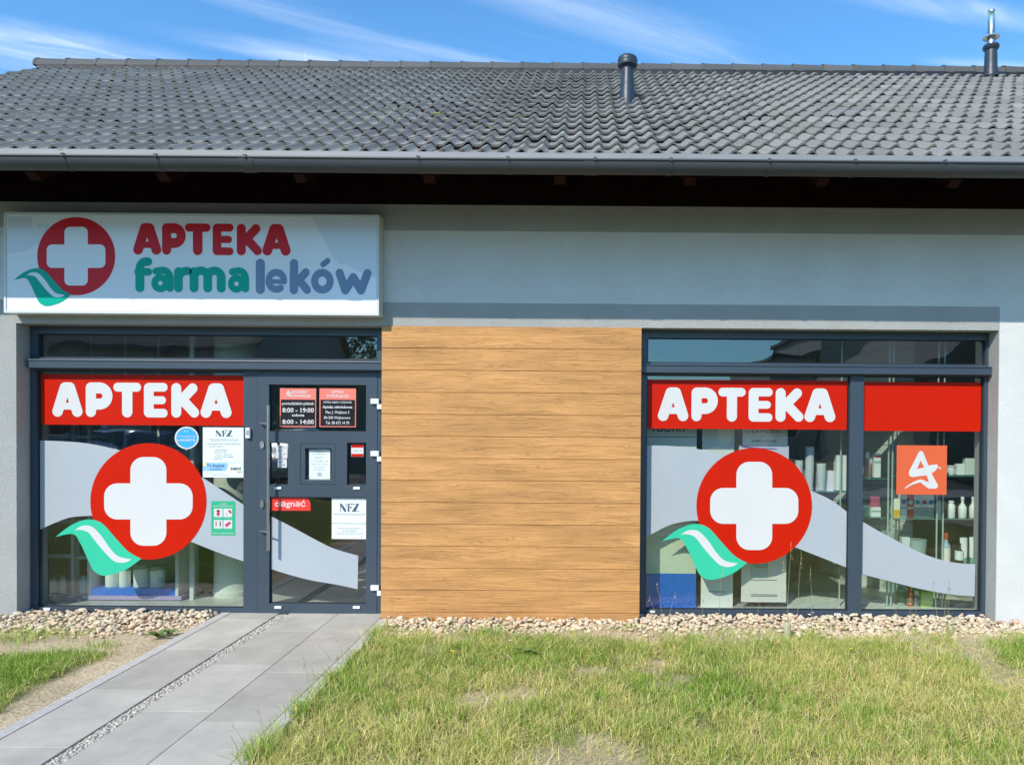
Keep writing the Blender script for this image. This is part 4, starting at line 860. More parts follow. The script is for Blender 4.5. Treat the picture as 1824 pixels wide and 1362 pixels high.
def pebbles(name, spots, sizes, mt, cols, ico=ICO, icf=ICF, flat=.55):
    n = len(spots); nv = len(ico); V = np.zeros((n, nv, 3))
    for i in range(n):
        s = sizes[i]*np.array([1+.5*rng.random(), .75+.4*rng.random(), flat*(.8+.5*rng.random())]); a = rng.random()*6.28; tl = rng.normal(0, .35)
        p = ico*(1+.10*np.sin(ico[:, [1, 2, 0]]*2.3+rng.random(3)*6)+.05*np.sin(ico[:, [2, 0, 1]]*4+rng.random(3)*6))*s
        ca_, sa_ = math.cos(tl), math.sin(tl); p = np.stack([p[:, 0]*ca_-p[:, 2]*sa_, p[:, 1], p[:, 0]*sa_+p[:, 2]*ca_], 1)
        ca_, sa_ = math.cos(a), math.sin(a); p = np.stack([p[:, 0]*ca_-p[:, 1]*sa_, p[:, 0]*sa_+p[:, 1]*ca_, p[:, 2]], 1); V[i] = p+spots[i]
    Fc = (icf[None]+(np.arange(n)*nv)[:, None, None]).reshape(-1, 3); return big_mesh(name, V.reshape(-1, 3), Fc, np.repeat(cols, len(icf), axis=0), mt)
M_peb = mat('pebble', (.5, .45, .38), .75, attr=True, var=.12, vs=40, bump=.001, bs=200, spec=.3)
base = np.array([1.2, 1.12, .96])*np.array([[.56, .49, .39], [.60, .54, .45], [.50, .44, .35], [.58, .47, .38], [.44, .40, .35], [.62, .57, .49], [.50, .38, .31]])
sp = []; sz = []
yL = lambda x: -.37+.06*math.sin(x*2.3); yRr = lambda x: -.31+.07*math.sin(x*1.7+1)+.04*math.sin(x*5.1)
for k in range(10500):
    x = rng.uniform(-5.6, 5.9); y = rng.uniform(-.62, .13)
    if eL-.09 < x < eR+.09: continue
    if XL1 < x < XR0 and y > -.03: continue
    if (x < XL0 or x > XR1) and y > -.02: continue
    lim = yL(x) if x < eL else yRr(x)
    if x < eL and x > eL-.55: lim = max(lim, -.37+ (x-(eL-.55))*.35)
    e_ = (y-lim)
    if e_ < 0 and rng.random() > math.exp(e_*16)*.6: continue
    s = rng.uniform(.009, .020)*(1+.5*(rng.random() < .12)); mound = .03*max(0, min(1, (y-lim)/.2))
    sp.append((x, y, -.012+s*.45+mound*rng.random()*1.2)); sz.append(s)
o = pebbles('pebbles', np.array(sp), sz, M_peb, base[rng.integers(0, len(base), len(sp))]*(0.85+.25*rng.random((len(sp), 1)))); o['kind'] = 'stuff'
tag(o, 'beige rounded pebbles along the foot of the shopfront', 'pebbles')
n = 5200; sx_ = rng.uniform(eS0+.008, eS1-.008, n); sy_ = rng.uniform(-6.0, FY-.02, n); ss = rng.uniform(.0045, .0095, n)
o = pebbles('path_pebbles', np.stack([sx_, sy_, -.008+ss*.45], 1), ss, M_peb, np.array([[.52, .48, .41]])*(0.6+.7*rng.random((n, 1))), IC1, IF1); tag(o, 'small pale pebbles set in the narrow strip along the path', 'pebbles', kind='stuff')

# ------------------------------------------------------------------ grass
M_grass = mat('grass_blade', (.2, .25, .06), .6, attr=True, spec=.25)
t_ = M_grass.node_tree; b_ = t_.nodes['Principled BSDF']; tr = t_.nodes.new('ShaderNodeBsdfTranslucent'); mx = t_.nodes.new('ShaderNodeMixShader'); mx.inputs[0].default_value = .3
a_ = [n for n in t_.nodes if n.bl_idname == 'ShaderNodeAttribute'][0]; t_.links.new(a_.outputs['Color'], tr.inputs[0]); t_.links.new(b_.outputs[0], mx.inputs[1]); t_.links.new(tr.outputs[0], mx.inputs[2])
t_.links.new(mx.outputs[0], [n for n in t_.nodes if n.bl_idname == 'ShaderNodeOutputMaterial'][0].inputs[0])
def blades(name, x, y, hgt, wid, cols, lean=.55, z0=-.012, curl=1.0):
    n = len(x); a = rng.random(n)*2*math.pi; ln = np.abs(rng.normal(0, lean, n))+.08; hd = rng.random(n)*2*math.pi
    dx, dy = np.cos(hd), np.sin(hd); wx, wy = np.cos(a), np.sin(a); V = np.zeros((n, 7, 3)); ts = [0, .4, .75, 1]; ws = [1, .85, .55, 0]
    for i, (t, w) in enumerate(zip(ts, ws)):
        off = hgt*ln*(t**1.8)*curl; zz = z0+hgt*t*(1-.28*np.minimum(ln, 1.6)*t)
        cx = x+dx*off; cy = y+dy*off
        if i < 3:
            V[:, 2*i, 0] = cx-wx*wid*w/2; V[:, 2*i, 1] = cy-wy*wid*w/2; V[:, 2*i, 2] = zz; V[:, 2*i+1, 0] = cx+wx*wid*w/2; V[:, 2*i+1, 1] = cy+wy*wid*w/2; V[:, 2*i+1, 2] = zz
        else: V[:, 6, 0] = cx; V[:, 6, 1] = cy; V[:, 6, 2] = zz
    T = np.array([[0, 1, 3], [0, 3, 2], [2, 3, 5], [2, 5, 4], [4, 5, 6]]); Fc = (T[None]+(np.arange(n)*7)[:, None, None]).reshape(-1, 3)
    return V.reshape(-1, 3), Fc, np.repeat(cols, 5, axis=0)
def pal(n, dry):
    g = np.array([[.15, .28, .025], [.22, .36, .045], [.32, .45, .08], [.19, .30, .04]]); s = np.array([[.58, .54, .18], [.72, .64, .30], [.44, .46, .11], [.62, .50, .22]])
    isd = rng.random(n) < dry; c = np.where(isd[:, None], s[rng.integers(0, 4, n)], g[rng.integers(0, 4, n)]); return c*(.95+.55*rng.random((n, 1)))
VV = []; FF = []; CC = []; nv_ = 0
def addb(r3):
    global nv_
    V, Fc, C = r3; VV.append(V); FF.append(Fc+nv_); CC.append(C); nv_ += len(V)
def lawn(x0, x1, y0, y1, n, side):
    x = rng.uniform(x0, x1, n); y = rng.uniform(y0, y1, n)
    dens = fbm(x*1.7, y*1.7, 11); fine = vnoise(x*9, y*9, 3); cl = vnoise(x*26, y*26, 13)
    if side == 'R':
        front = -.38-.09*np.sin(x*1.3+.4)-.12*(vnoise(x*2.2, y*0, 5)-.5)
        edge = np.clip((front-y)/.30, 0, 1); pth = np.clip((x-(eR+.02))/.22, 0, 1)**1.3
        bare = np.clip((dens-.33)/.14, .12, 1)
        # a bare corner at the foot of the right pillar
        bare *= 1-.85*np.clip(1-np.hypot((x-4.0)/.9, (y+.75)/.35), 0, 1)
        keep = edge*pth*bare*(.35+.65*(fine+.35*cl))
        near = np.clip((-y-.9)/2.0, 0, 1)
        dry = np.clip(.47+.50*near+1.7*(fbm(x*1.2+7, y*1.2, 21)-.5)+.10*(x > 1), .06, .9)
    else:
        s = eL-.10-x; edgey = np.clip((-.92-y-.05*np.sin(x*4))/.12, 0, 1)
        keep = np.clip((s-.12-.18*vnoise(y*3, x*0, 9))/.12, 0, 1)*edgey*np.clip((dens-.12)/.2, .4, 1)*(.4+.6*fine+.2*cl)
        dry = np.clip(.10+.45*np.clip(1-(s-.2)/.35, 0, 1)+.5*(dens-.5), .04, .8)
    m = rng.random(n) < keep; x, y, dry, cl, fine = x[m], y[m], dry[m], cl[m], fine[m]; k = len(x)
    big = vnoise(x*4.5, y*4.5, 31); h = rng.uniform(.03, .085, k)*(.6+.8*cl)*(.6+.5*fine+.6*big*big); addb(blades('', x, y, h, rng.uniform(.0024, .0046, k), pal(k, dry), 1.05))
lawn(eR+.03, 4.6, -3.2, -.20, 215000, 'R'); lawn(4.6, 8, -5, -.3, 14000, 'R'); lawn(eR+.03, 6, -8.5, -3.2, 45000, 'R')
lawn(-4.9, eL-.1, -3.4, -.6, 95000, 'L'); lawn(-9, -4.9, -5, -.6, 14000, 'L'); lawn(-7, eL-.1, -8.5, -3.4, 22000, 'L')
# matted straw lying flat between the blades
n = 26000; x = rng.uniform(eR+.12, 4.8, n); y = rng.uniform(-3.2, -.62, n); m = rng.random(n) < np.clip(.25+.8*fbm(x*1.2+7, y*1.2, 21), 0, 1); x, y = x[m], y[m]; k = len(x)
addb(blades('', x, y, rng.uniform(.02, .05, k), rng.uniform(.002, .0035, k), pal(k, np.full(k, .93)), 1.9, -.006, 1.1))
# tufts: (px, py on the ground, blades, height, dry, spread)
tufts = [(455, 1352, 120, .15, .25, .05), (470, 1335, 60, .13, .35, .05), (545, 1270, 110, .14, .2, .06), (575, 1240, 80, .12, .2, .06), (640, 1175, 90, .11, .25, .06), (700, 1150, 180, .10, .15, .12), (860, 1128, 160, .12, .1, .10), (930, 1165, 200, .08, .0, .10), (1110, 1150, 140, .07, .05, .09),
         (1560, 1152, 200, .08, .05, .12), (1640, 1150, 120, .07, .3, .1), (60, 1130, 300, .09, .25, .18), (20, 1140, 150, .08, .3, .12), (178, 1150, 130, .07, .3, .09), (137, 1129, 60, .06, .4, .06), (1455, 1138, 60, .13, .7, .04), (1330, 1130, 60, .10, .5, .08), (1690, 1130, 40, .16, .5, .04), (1215, 1140, 90, .1, .3, .08), (780, 1150, 120, .12, .3, .1), (995, 1142, 80, .11, .3, .1), (40, 1205, 100, .08, .1, .12), (600, 1205, 80, .10, .3, .08), (505, 1310, 70, .12, .3, .06)]
for px, py, n, h, dry, s in tufts:
    p = gat(px, py, 0); addb(blades('', p.x+rng.normal(0, s, n), p.y+rng.normal(0, s*.6, n), rng.uniform(.5, 1.1, n)*h, rng.uniform(.0025, .0045, n), pal(n, np.full(n, dry)), .55))
for _ in range(26):   # tufts hanging over the kerb
    py = rng.uniform(1120, 1358); p = gat(700, py, 0); n = int(rng.uniform(15, 60)); addb(blades('', eR+.10+rng.normal(0, .03, n), p.y+rng.normal(0, .05, n), rng.uniform(.5, 1.1, n)*rng.uniform(.08, .16), rng.uniform(.0022, .004, n), pal(n, np.full(n, rng.uniform(.1, .6))), .7))
for _ in range(110):   # thin growth among the pebbles
    px, py = rng.uniform(690, 1790), rng.uniform(1118, 1160); p = gat(px, py, 0); n = int(rng.uniform(10, 60)); hh = rng.uniform(.05, .13)
    addb(blades('', p.x+rng.normal(0, .06, n), p.y+rng.normal(0, .03, n), rng.uniform(.5, 1.1, n)*hh, rng.uniform(.002, .0035, n), pal(n, np.full(n, rng.uniform(.1, .8))), .6))
for _ in range(150):   # more soft clumps through the lawn
    px, py = rng.uniform(560, 1800), rng.uniform(1165, 1350); p = gat(px, py, 0)
    if p.x < eR+.15: continue
    n = int(rng.uniform(30, 90)); addb(blades('', p.x+rng.normal(0, .05, n), p.y+rng.normal(0, .04, n), rng.uniform(.5, 1.1, n)*rng.uniform(.07, .14), rng.uniform(.0024, .0045, n), pal(n, np.full(n, rng.uniform(.02, .7))), .6))
V = np.concatenate(VV); Fc = np.concatenate(FF); C = np.concatenate(CC); print('grass blades', len(V)//7)
o = big_mesh('grass', V, Fc, C, M_grass, False); tag(o, 'patchy green and straw coloured grass growing on both sides of the path', 'grass', kind='stuff')
# tall seed stalks
M_stalk = mat('dry_stalk', (.34, .31, .15), .8); M_seed = mat('seed_head', (.42, .35, .2), .9)
stalks = [(1402, 1128, 965, .03), (1420, 1130, 985, .02), (1446, 1128, 1010, -.01), (1404, 1132, 1000, -.03), (1280, 1125, 1008, .02), (1180, 1122, 1040, -.04), (1190, 1128, 1055, .05), (1172, 1130, 1062, -.06), (1620, 1128, 1058, .01), (1632, 1130, 1066, -.02), (1670, 1134, 1040, -.03), (1680, 1136, 1030, .03), (1688, 1134, 1050, .02), (1770, 1140, 1102, .0), (1600, 1132, 1072, -.03), (1250, 1132, 1066, .01), (1348, 1130, 1066, .02),
          (1045, 1150, 1030, .0), (805, 1145, 1060, .02), (762, 1150, 1050, -.02), (890, 1140, 1085, .05), (1030, 1145, 1075, .0), (615, 1195, 1140, -.05), (590, 1180, 1148, -.06), (560, 1230, 1190, -.06), (470, 1330, 1262, -.03), (440, 1345, 1296, -.06), (548, 1215, 1172, -.02), (700, 1135, 1062, .0), (815, 1142, 1078, -.05)]
for i, (px, py, pt, ln) in enumerate(stalks):
    p = gat(px, py, 0); top = at(px, pt, p.y).z; n = 7; lx = ln*1.2; ly = rng.normal(0, .02); pts = [(p.x+lx*(k/n)**2, p.y+ly*(k/n)**2, -.02+(top+.02)*k/n) for k in range(n+1)]
    e = empty('seed_stalk', (p.x, p.y, -.02), 'thin dry grass stalk with a small seed head rising from the ground by the shopfront', 'grass stalk', 'dry grass stalks')
    mb = MB(); mb.tube(pts, [.0017-.0009*k/n for k in range(n+1)], 5); mb.build('stem', M_stalk, e)
    mb = MB(); T = Vector(pts[-1]); hh = (top)*.22
    for q in range(16 if pt < 1045 else 7):
        u = rng.random(); b0 = T-Vector((0, 0, hh*(1-u)-.01)); d = Vector((rng.normal(0, 1), rng.normal(0, 1), 1.6)).normalized()*(.012+.012*(1-u)); w_ = Vector((.0022, 0, 0)) if rng.random() < .5 else Vector((0, .0022, 0))
        mb.add([b0, b0+d*.5+w_, b0+d, b0+d*.5-w_], [(0, 1, 2, 3)])
    mb.build('seed_head', M_seed, e)
# flowers
M_yel = mat('yellow_petals', (.85, .62, .02), .6); M_wht = mat('white_petals', (.8, .8, .76), .6); M_stem = mat('flower_stem', (.12, .2, .04), .6)
def flower(px, py, r_, m, name, label, group, hgt):
    p = gat(px, py+hgt*1300/5.4, 0); e = empty(name, (p.x, p.y, -.01), label, 'flower', group)
    mb = MB(); mb.tube([(p.x, p.y, -.01), (p.x+.003, p.y, hgt*.6), (p.x, p.y-.003, hgt)], .0012, 5); mb.build('stem', M_stem, e)
    mb = MB(); n = 16 if m is M_yel else 11
    for ring in range(2):
        for k in range(n):
            a = 2*math.pi*(k+.5*ring)/n; rr = r_*(1-.3*ring); d = Vector((math.cos(a), math.sin(a)*.9, .35+.3*ring)); w_ = Vector((-math.sin(a), math.cos(a), 0))*rr*.22; c = Vector((p.x, p.y-.003, hgt))
            mb.add([c, c+d*rr*.6+w_, c+d*rr, c+d*rr*.6-w_], [(0, 1, 2, 3)])
    mb.build('petals', m, e)
    mb = MB(); mb.lathe([(r_*.05, -.004), (r_*.28, .0), (r_*.22, r_*.25), (.0005, r_*.32)], p.x, p.y-.003, hgt, 8); mb.build('flower_centre', M_yel, e)
for px, py, s in ((806, 1160, .017), (1385, 1144, .015), (1515, 1156, .015), (1497, 1117, .016), (1412, 1152, .010)): flower(px, py, s, M_yel, 'yellow_flower', 'yellow dandelion flower in the grass near the shopfront', 'yellow flowers in the grass', .05)
for px, py in ((1448, 1088), (1393, 1122), (1400, 1133), (1348, 1137), (1356, 1138), (1465, 1131), (1606, 1140), (1616, 1141), (1633, 1144), (1635, 1153), (1620, 1133), (1483, 1095), (1103, 1123), (1112, 1120), (908, 1140), (1122, 1127), (862, 1120)): flower(px, py, .011, M_wht, 'white_flower', 'tiny white daisy standing in the thin grass by the pebbles', 'white flowers by the pebbles', .05 if py > 1100 else .10)
# leafy rosette by the pebbles
M_leaf = mat('weed_leaf', (.13, .22, .05), .5, var=.2, vs=20)
def rosette(px, py, R, n, label):
    p = gat(px, py, 0); e = empty('leafy_weed', (p.x, p.y, -.01), label, 'weed')
    mb = MB()
    for k in range(n):
        a = rng.random()*6.28; L_ = R*(.6+.5*rng.random()); w = L_*.2; pts = []; d = Vector((math.cos(a), math.sin(a), 0)); s = Vector((-d.y, d.x, 0)); v = []
        for j in range(5): t = j/4; c = Vector((p.x, p.y, 0))+d*L_*t+Vector((0, 0, .035*math.sin(t*2.4)+.004*k*.3)); ww = w*math.sin(math.pi*min(1, t*.85+.12)); v += [c-s*ww, c+Vector((0, 0, -.004)), c+s*ww]
        mb.add(v, [(3*j+i, 3*j+i+1, 3*j+i+4, 3*j+i+3) for j in range(4) for i in range(2)])
    mb.build('leaves', M_leaf, e, smooth=True)
rosette(283, 1135, .09, 14, 'low green weed with broad leaves on bare soil left of the path'); rosette(305, 1131, .07, 9, 'smaller broad leaved weed nearest the path edge left of the path')
rosette(935, 1166, .10, 16, 'dark green broad leaved weed in the lawn below the wood panel')
# rounded stake by the right window
p = gat(1402, 1133, 0); e = empty('marker_stake', (p.x, p.y, -.02), 'short round topped pale wooden stake among the pebbles before the right window', 'stake')
mb = MB(); mb.lathe([(.028, -.05), (.03, .04), (.03, .09), (.025, .105), (.014, .115), (.001, .118)], p.x, p.y, 0, 14); mb.build('stake_body', mat('weathered_wood', (.40, .38, .24), .9, var=.25, vs=20, stretch=(6, 6, 1)), e, smooth=True)
# ------------------------------------------------------------------ things behind the glass
M_clear = glass_mat('shelf_glass', tint=(.84, .93, .90), boost=1.5, add=.03)
M_wm = mat('white_metal', (.66, .67, .66), .45); M_amber = mat('amber_plastic', (.07, .03, .012), .25)
T_col = {}
def pm(c, r=.4): 
    n = 'print_'+c
    return mat(n, hexc(c), r)
def thing(name, px, Y, label, cat, group=None): p = at(px[0], px[3], Y); return empty(name, (p.x, Y, p.z), label, cat, group)
def bx_(px, Y, d, name, label, cat, m, bands=(), group=None, bev=.002):
    "carton standing on a shelf: body and printed bands (fractions of height)"
    x0, x1, z0, z1 = rect(*px, Y); e = thing(name, px, Y, label, cat, group)
    mb = MB(); mb.box(x0, x1, Y, Y+d, z0, z1); mb.build('carton', m, e, bevel=bev)
    for a, b, c in bands:
        mb = MB(); mb.box(x0+.001, x1-.001, Y-.0012, Y-.0002, z0+(z1-z0)*a, z0+(z1-z0)*b); mb.build('printed_band', c, e)
    return e
def bot(px, Y, name, label, cat, m, neck=.28, nr=.35, capm=None, lab=None, lb=(.12, .6), group=None, caph=.15):
    x0, x1, z0, z1 = rect(*px, Y); R = (x1-x0)/2; h = z1-z0; e = thing(name, px, Y, label, cat, group); cx = (x0+x1)/2; cy = Y+R
    hb = h*(1-caph); sh = hb*(1-neck)
    mb = MB(); mb.lathe([(R*.92, 0), (R, .004), (R, sh*.93), (R*.85, sh), (R*nr, sh+(hb-sh)*.5), (R*nr, hb)], cx, cy, z0, 20); mb.build('body', m, e, smooth=True)
    if caph: mb = MB(); mb.lathe([(R*nr*1.25, hb-.001), (R*nr*1.25, h*.985), (R*nr, h)], cx, cy, z0, 16); mb.build('cap', capm or M_whitep, e, smooth=True)
    if lab: mb = MB(); mb.lathe([(R*1.006, h*lb[0]), (R*1.006, h*lb[1])], cx, cy, z0, 20); mb.build('paper_label', lab, e, smooth=True)
    return e
Wp = pm('e8ece8'); 
# left window: steel rack with jars
Y = .62
def rack(px, Y, d, shelves, label, name='shelf_rack'):
    x0, x1, z0, z1 = rect(*px, Y); z0 = .02; e = empty(name, (x0, Y, .02), label, 'shelf')
    for (a, b) in ((x0, Y), (x1-.025, Y), (x0, Y+d), (x1-.025, Y+d)): mb = MB(); mb.box(a, a+.025, b, b+.025, z0, z1); mb.build('post', M_wm, e)
    for s in shelves:
        z = at((px[0]+px[2])/2, s, Y).z; mb = MB(); mb.box(x0+.002, x1-.002, Y-.002, Y+d+.027, z-.03, z); mb.build('shelf', M_wm, e)
    return e
rack((76, 690, 131, 1078), .60, .34, (775, 850, 925, 987, 1059), 'white steel rack of jars behind the lower left corner of the left window')
rack((134, 690, 160, 1078), .66, .34, (775, 850, 925, 990, 1059), 'narrow second steel rack between the jar rack and the white display', 'shelf_rack')
for i, (a, b, c, d) in enumerate(((84, 1022, 98, 1058), (101, 1020, 114, 1058), (137, 1020, 152, 1058))): bot((a, b, c, d), .64, 'jar', 'large pale jar with dark lid on the bottom shelf of the steel racks', 'jar', pm('d0d8d0'), .25, .6, M_blackf_ if False else I_blackf, pm('f0f4f0'), (.1, .7), 'jars on the bottom shelf')
for i, (a, b, c, d) in enumerate(((86, 950, 95, 986), (98, 948, 107, 986), (110, 951, 119, 986))): bot((a, b, c, d), .64, 'bottle', 'dark bottle on the upper visible shelf of the left steel rack', 'bottle', pm('20241f'), .4, .35, I_blackf, None, group='dark bottles on the steel rack')
bx_((84, 745, 120, 774), .64, .2, 'storage_box', 'brownish storage box on the rack just under the left red banner', 'box', pm('b8a090'))
bx_((86, 808, 118, 849), .64, .2, 'storage_box', 'pale storage box on the rack behind the left pale film', 'box', pm('a09a90'))
# white display stand with blue base
x0, x1, z0, z1 = rect(155, 800, 318, 1067, .50); e = empty('display_stand', (x0, .5, z0), 'white framed display stand with a blue base behind the red disc in the left window', 'display stand')
for a in (x0+.002, x1-.03): mb = MB(); mb.box(a, a+.028, .50, .86, z0+.035, z1); mb.build('side_frame', M_wm, e)
zb1 = at(236, 1048, .5).z
mb = MB(); mb.box(x0+.031, x1-.031, .505, .85, z0+.036, zb1); mb.build('blue_base', pm('1a76e0'), e)
mb = MB(); mb.box(x0-.03, x1+.03, .485, .87, z0, z0+.035); mb.build('foot_board', pm('b9a8cf'), e)
for py in (985, 900): z = at(236, py, .5).z; mb = MB(); mb.box(x0+.031, x1-.031, .52, .85, z-.02, z); mb.build('shelf', M_wm, e)
mb = MB(); mb.box(x0+.031, x1-.031, .852, .858, zb1, z1-.02); mb.build('back_board', pm('a8b49e'), e)
for i, (a, c) in enumerate(((182, 205), (208, 226), (232, 257), (261, 286))): bot((a, 1006+3*(i % 2), c, 1047), .56, 'jar', 'pale tub standing inside the white display stand above its blue base', 'tub', pm('e2e8dc'), .12, .8, pm('8c9a88'), pm('f4f6f0'), (.2, .8), 'tubs in the white display')
p = at(401, 1074, .7); e = empty('round_column', (p.x, .8, .02), 'white round column behind the right side of the left window', 'column')
r0 = (at(437, 1000, .6).x-at(365, 1000, .6).x)/2; mb = MB(); mb.lathe([(r0*1.0, 0), (r0*1.0, .05), (r0*.96, .055), (r0*.96, 2.9)], at(401, 1000, .6).x, .6+r0, .02, 40); mb.build('shaft', pm('d8dcd2', .6), e, smooth=True)
p = at(342, 1074, .55); e = empty('steel_post', (p.x, .55, .02), 'thin steel post between the white display stand and the round column', 'post'); mb = MB(); mb.box(p.x-.018, p.x+.018, .54, .57, .02, 2.9); mb.build('post_tube', M_wm, e)
for k, (pxx, lb_) in enumerate(((163, 'thin pale cabinet upright behind the left edge of the red disc'), (224, 'thin pale cabinet upright behind the middle of the red disc'), (283, 'thin pale cabinet upright behind the right part of the red disc'))):
    p = at(pxx, 780, 1.0); e = empty('cabinet_upright', (p.x, 1.0, .02), lb_, 'upright'); mb = MB(); mb.box(p.x-.01, p.x+.01, .99, 1.01, .02, 2.6); mb.build('upright_tube', M_wm, e)
# counter in the depth of the shop
x0, x1 = at(220, 900, 2.4).x, at(640, 900, 2.4).x; e = empty('sales_counter', (x0, 2.4, .02), 'long wooden sales counter deep inside the shop behind the door', 'counter'); mb = MB(); mb.box(x0, x1, 2.4, 2.95, .02, 1.0); mb.build('counter_body', pm('8a6a4a'), e); mb = MB(); mb.box(x0-.03, x1+.03, 2.35, 3.0, 1.001, 1.04); mb.build('counter_top', pm('c9c4ba'), e)
# right window: standing boards
def board(px, Y, label, m, items=()):
    x0, x1, z0, z1 = rect(*px, Y); e = empty('standing_board', (x0, Y, z0), label, 'display board'); mb = MB(); mb.box(x0, x1, Y, Y+.012, z0, z1); mb.build('board', m, e, bevel=.001); return e
YB = .36
e = board((1146, 690, 1240, 1087), YB, 'pale display board reading PLASTRY with blue foot at the left edge of the right window', pm('ece8e2'))
mb = MB(); tx(mb, 'PLASTRY', 1163, 756, 1223, 769, YB-.003, .03); mb.rquad(*rect(1147, 777.2, 1239, 778.4, YB-.003), YB-.003); mb.build('lettering', I_navy, e)
mb = MB(); mb.rquad(*rect(1146.5, 1021, 1239.6, 1086.6, YB-.002), YB-.002); mb.build('blue_field', pm('1a6ad0'), e)
mb = MB(); mb.rquad(*rect(1146.5, 955, 1239.6, 1020.6, YB-.002), YB-.002); mb.build('olive_field', pm('d6dcc8'), e)
e = board((1250, 690, 1307, 1086), YB+.03, 'plain pale display board, middle of three behind the right window', pm('f0ece6'))
mb = MB(); mb.rquad(*rect(1262, 1052.6, 1293, 1053.8, YB+.027), YB+.027); mb.build('dark_line', I_ink, e)
e = board((1322, 690, 1402, 1072), YB, 'display board reading DERMEDIC partly hidden by the red disc of the right window', pm('efe6de'))
mb = MB(); tx(mb, 'DERMEDIC', 1329, 765.5, 1394, 771.5, YB-.003, -.005); tx(mb, 'Dermokosmetyki do skóry wrażliwej', 1336, 776, 1388, 777.6, YB-.003); tx(mb, 'NUMER 1 w POLSCE', 1340, 783, 1383, 787, YB-.003, .01); mb.build('lettering', pm('5a4038'), e)
mb = MB(); mb.rquad(*rect(1316, 793, 1405, 845, YB-.004), YB-.004); mb.build('photo_field', pm('dcd4ea'), e); mb = MB(); mb.poly([P2(a, b, YB-.006) for a, b in ((1322, 793), (1330, 795), (1350, 797), (1384, 799), (1384, 800), (1350, 799), (1328, 797), (1320, 795))], YB-.006); mb.build('violet_line', pm('4a2a8a'), e)
mb = MB(); mb.rquad(*rect(1337, 1004, 1368, 1029, YB-.003), YB-.003); mb.build('picture_field', pm('c4d2cc'), e); mb = MB()
for py in (1002, 1005.5, 1009): mb.rquad(*rect(1345, py, 1368, py+.8, YB-.005), YB-.005)
for py in (1032, 1058, 1060.5): mb.rquad(*rect(1338, py, 1384, py+.7, YB-.005), YB-.005)
mb.build('ruled_lines', I_ink, e)
# slatted side wall of the display, running towards the window on its right
a0 = at(1462, 800, 2.0); a1 = at(1625, 800, .75); d = (a1-a0); d.z = 0; L_ = d.length; d.normalize(); nrm_ = Vector((d.y, -d.x, 0))
e = empty('slatted_wall', (a0.x, a0.y, .02), 'grey green slatted panel wall standing behind the middle of the right shopfront', 'panel wall')
z = .02; 
mb = MB()
while z < 2.6:
    z2 = z+.098; q = [Vector((a0.x, a0.y, z)), Vector((a1.x, a1.y, z))]; v = [q[0], q[1], q[1]+Vector((0, 0, .098)), q[0]+Vector((0, 0, .098))]; v2 = [p+Vector((-nrm_.x, -nrm_.y, 0))*.02 for p in v]
    mb.add(v+v2, [(0, 1, 2, 3), (3, 2, 6, 7), (1, 0, 4, 5)]); z += .104
mb.add([(a0.x-nrm_.x*.02, a0.y-nrm_.y*.02, .02), (a1.x-nrm_.x*.02, a1.y-nrm_.y*.02, .02), (a1.x-nrm_.x*.02, a1.y-nrm_.y*.02, 2.6), (a0.x-nrm_.x*.02, a0.y-nrm_.y*.02, 2.6)], [(0, 1, 2, 3)])
mb.build('slatted_panel', mat('slat_board', (.66, .72, .68), .5, var=.06), e)
# glass shelving: uprights, shelves
YS = .42
def gshelf(px0, px1, py, d, label):
    x0, x1 = at(px0, py, YS).x, at(px1, py, YS).x; z = at((px0+px1)/2, py, YS).z; e = empty('glass_shelf', (x0, YS, z), label, 'glass shelf'); mb = MB(); mb.box(x0, x1, YS-.02, YS+d, z-.010, z); mb.build('glass_plate', M_clear, e)
    mb = MB(); mb.box(x0, x1, YS-.0225, YS-.0205, z-.009, z-.001); mb.build('glass_edge', pm('4f8a78', .2), e); return z
gshelf(1583, 1747, 846, .3, 'topmost glass shelf behind the far right pane, carrying small cartons'); gshelf(1583, 1747, 922.5, .3, 'second glass shelf from the top behind the far right pane, carrying white bottles')
gshelf(1583, 1747, 1002, .3, 'third glass shelf behind the far right pane, carrying tubes above the pale film'); gshelf(1408, 1506, 874, .3, 'glass shelf with glasses and a white carton left of the grey mullion'); gshelf(1536, 1578, 851, .3, 'upper short glass shelf just right of the grey mullion'); gshelf(1536, 1578, 920, .3, 'lower short glass shelf just right of the grey mullion')
for i, (pxx, lb_) in enumerate(((1581, 'pale upright of the glass shelving beside the white cartons'), (1588, 'second pale upright right beside the first one left of the cartons'), (1668, 'pale upright between the coloured cartons and the white bottles'), (1679, 'pale upright nearest to the orange capped bottle'), (1496, 'pale upright of the shelving just left of the grey mullion'))):
    p = at(pxx, 900, YS-.02); e = empty('shelf_upright', (p.x, YS-.02, .02), lb_, 'upright'); mb = MB(); mb.box(p.x-.006, p.x+.006, YS-.032, YS-.024, .02, 2.45); mb.build('upright_bar', pm('b4c6be', .3), e)
e = empty('display_plinth', (at(1408, 1076, .3).x, .3, .02), 'low pale display plinth along the bottom of the right shopfront', 'plinth'); x0, x1, z0, z1 = rect(1408, 1068, 1752, 1100, .3); z1 = at(1600, 1079, .42).z; mb = MB(); mb.box(x0, x1, .27, .95, .02, z1); mb.build('plinth_body', pm('e6ece2'), e, bevel=.004)
YI = YS+.02
bot((1690, 829, 1704, 845.5), YI, 'cream_jar', 'small pale cream jar, leftmost item on the topmost glass shelf', 'jar', Wp, .1, .9, pm('cfd6d0')); bx_((1705, 826, 1719, 845.5), YI, .05, 'carton', 'small pale carton between the cream jar and the taller carton on the topmost shelf', 'carton', Wp); bx_((1720, 816, 1741, 845.5), YI, .06, 'carton', 'taller pale carton at the right end of the topmost glass shelf', 'carton', pm('d5dcd6'))
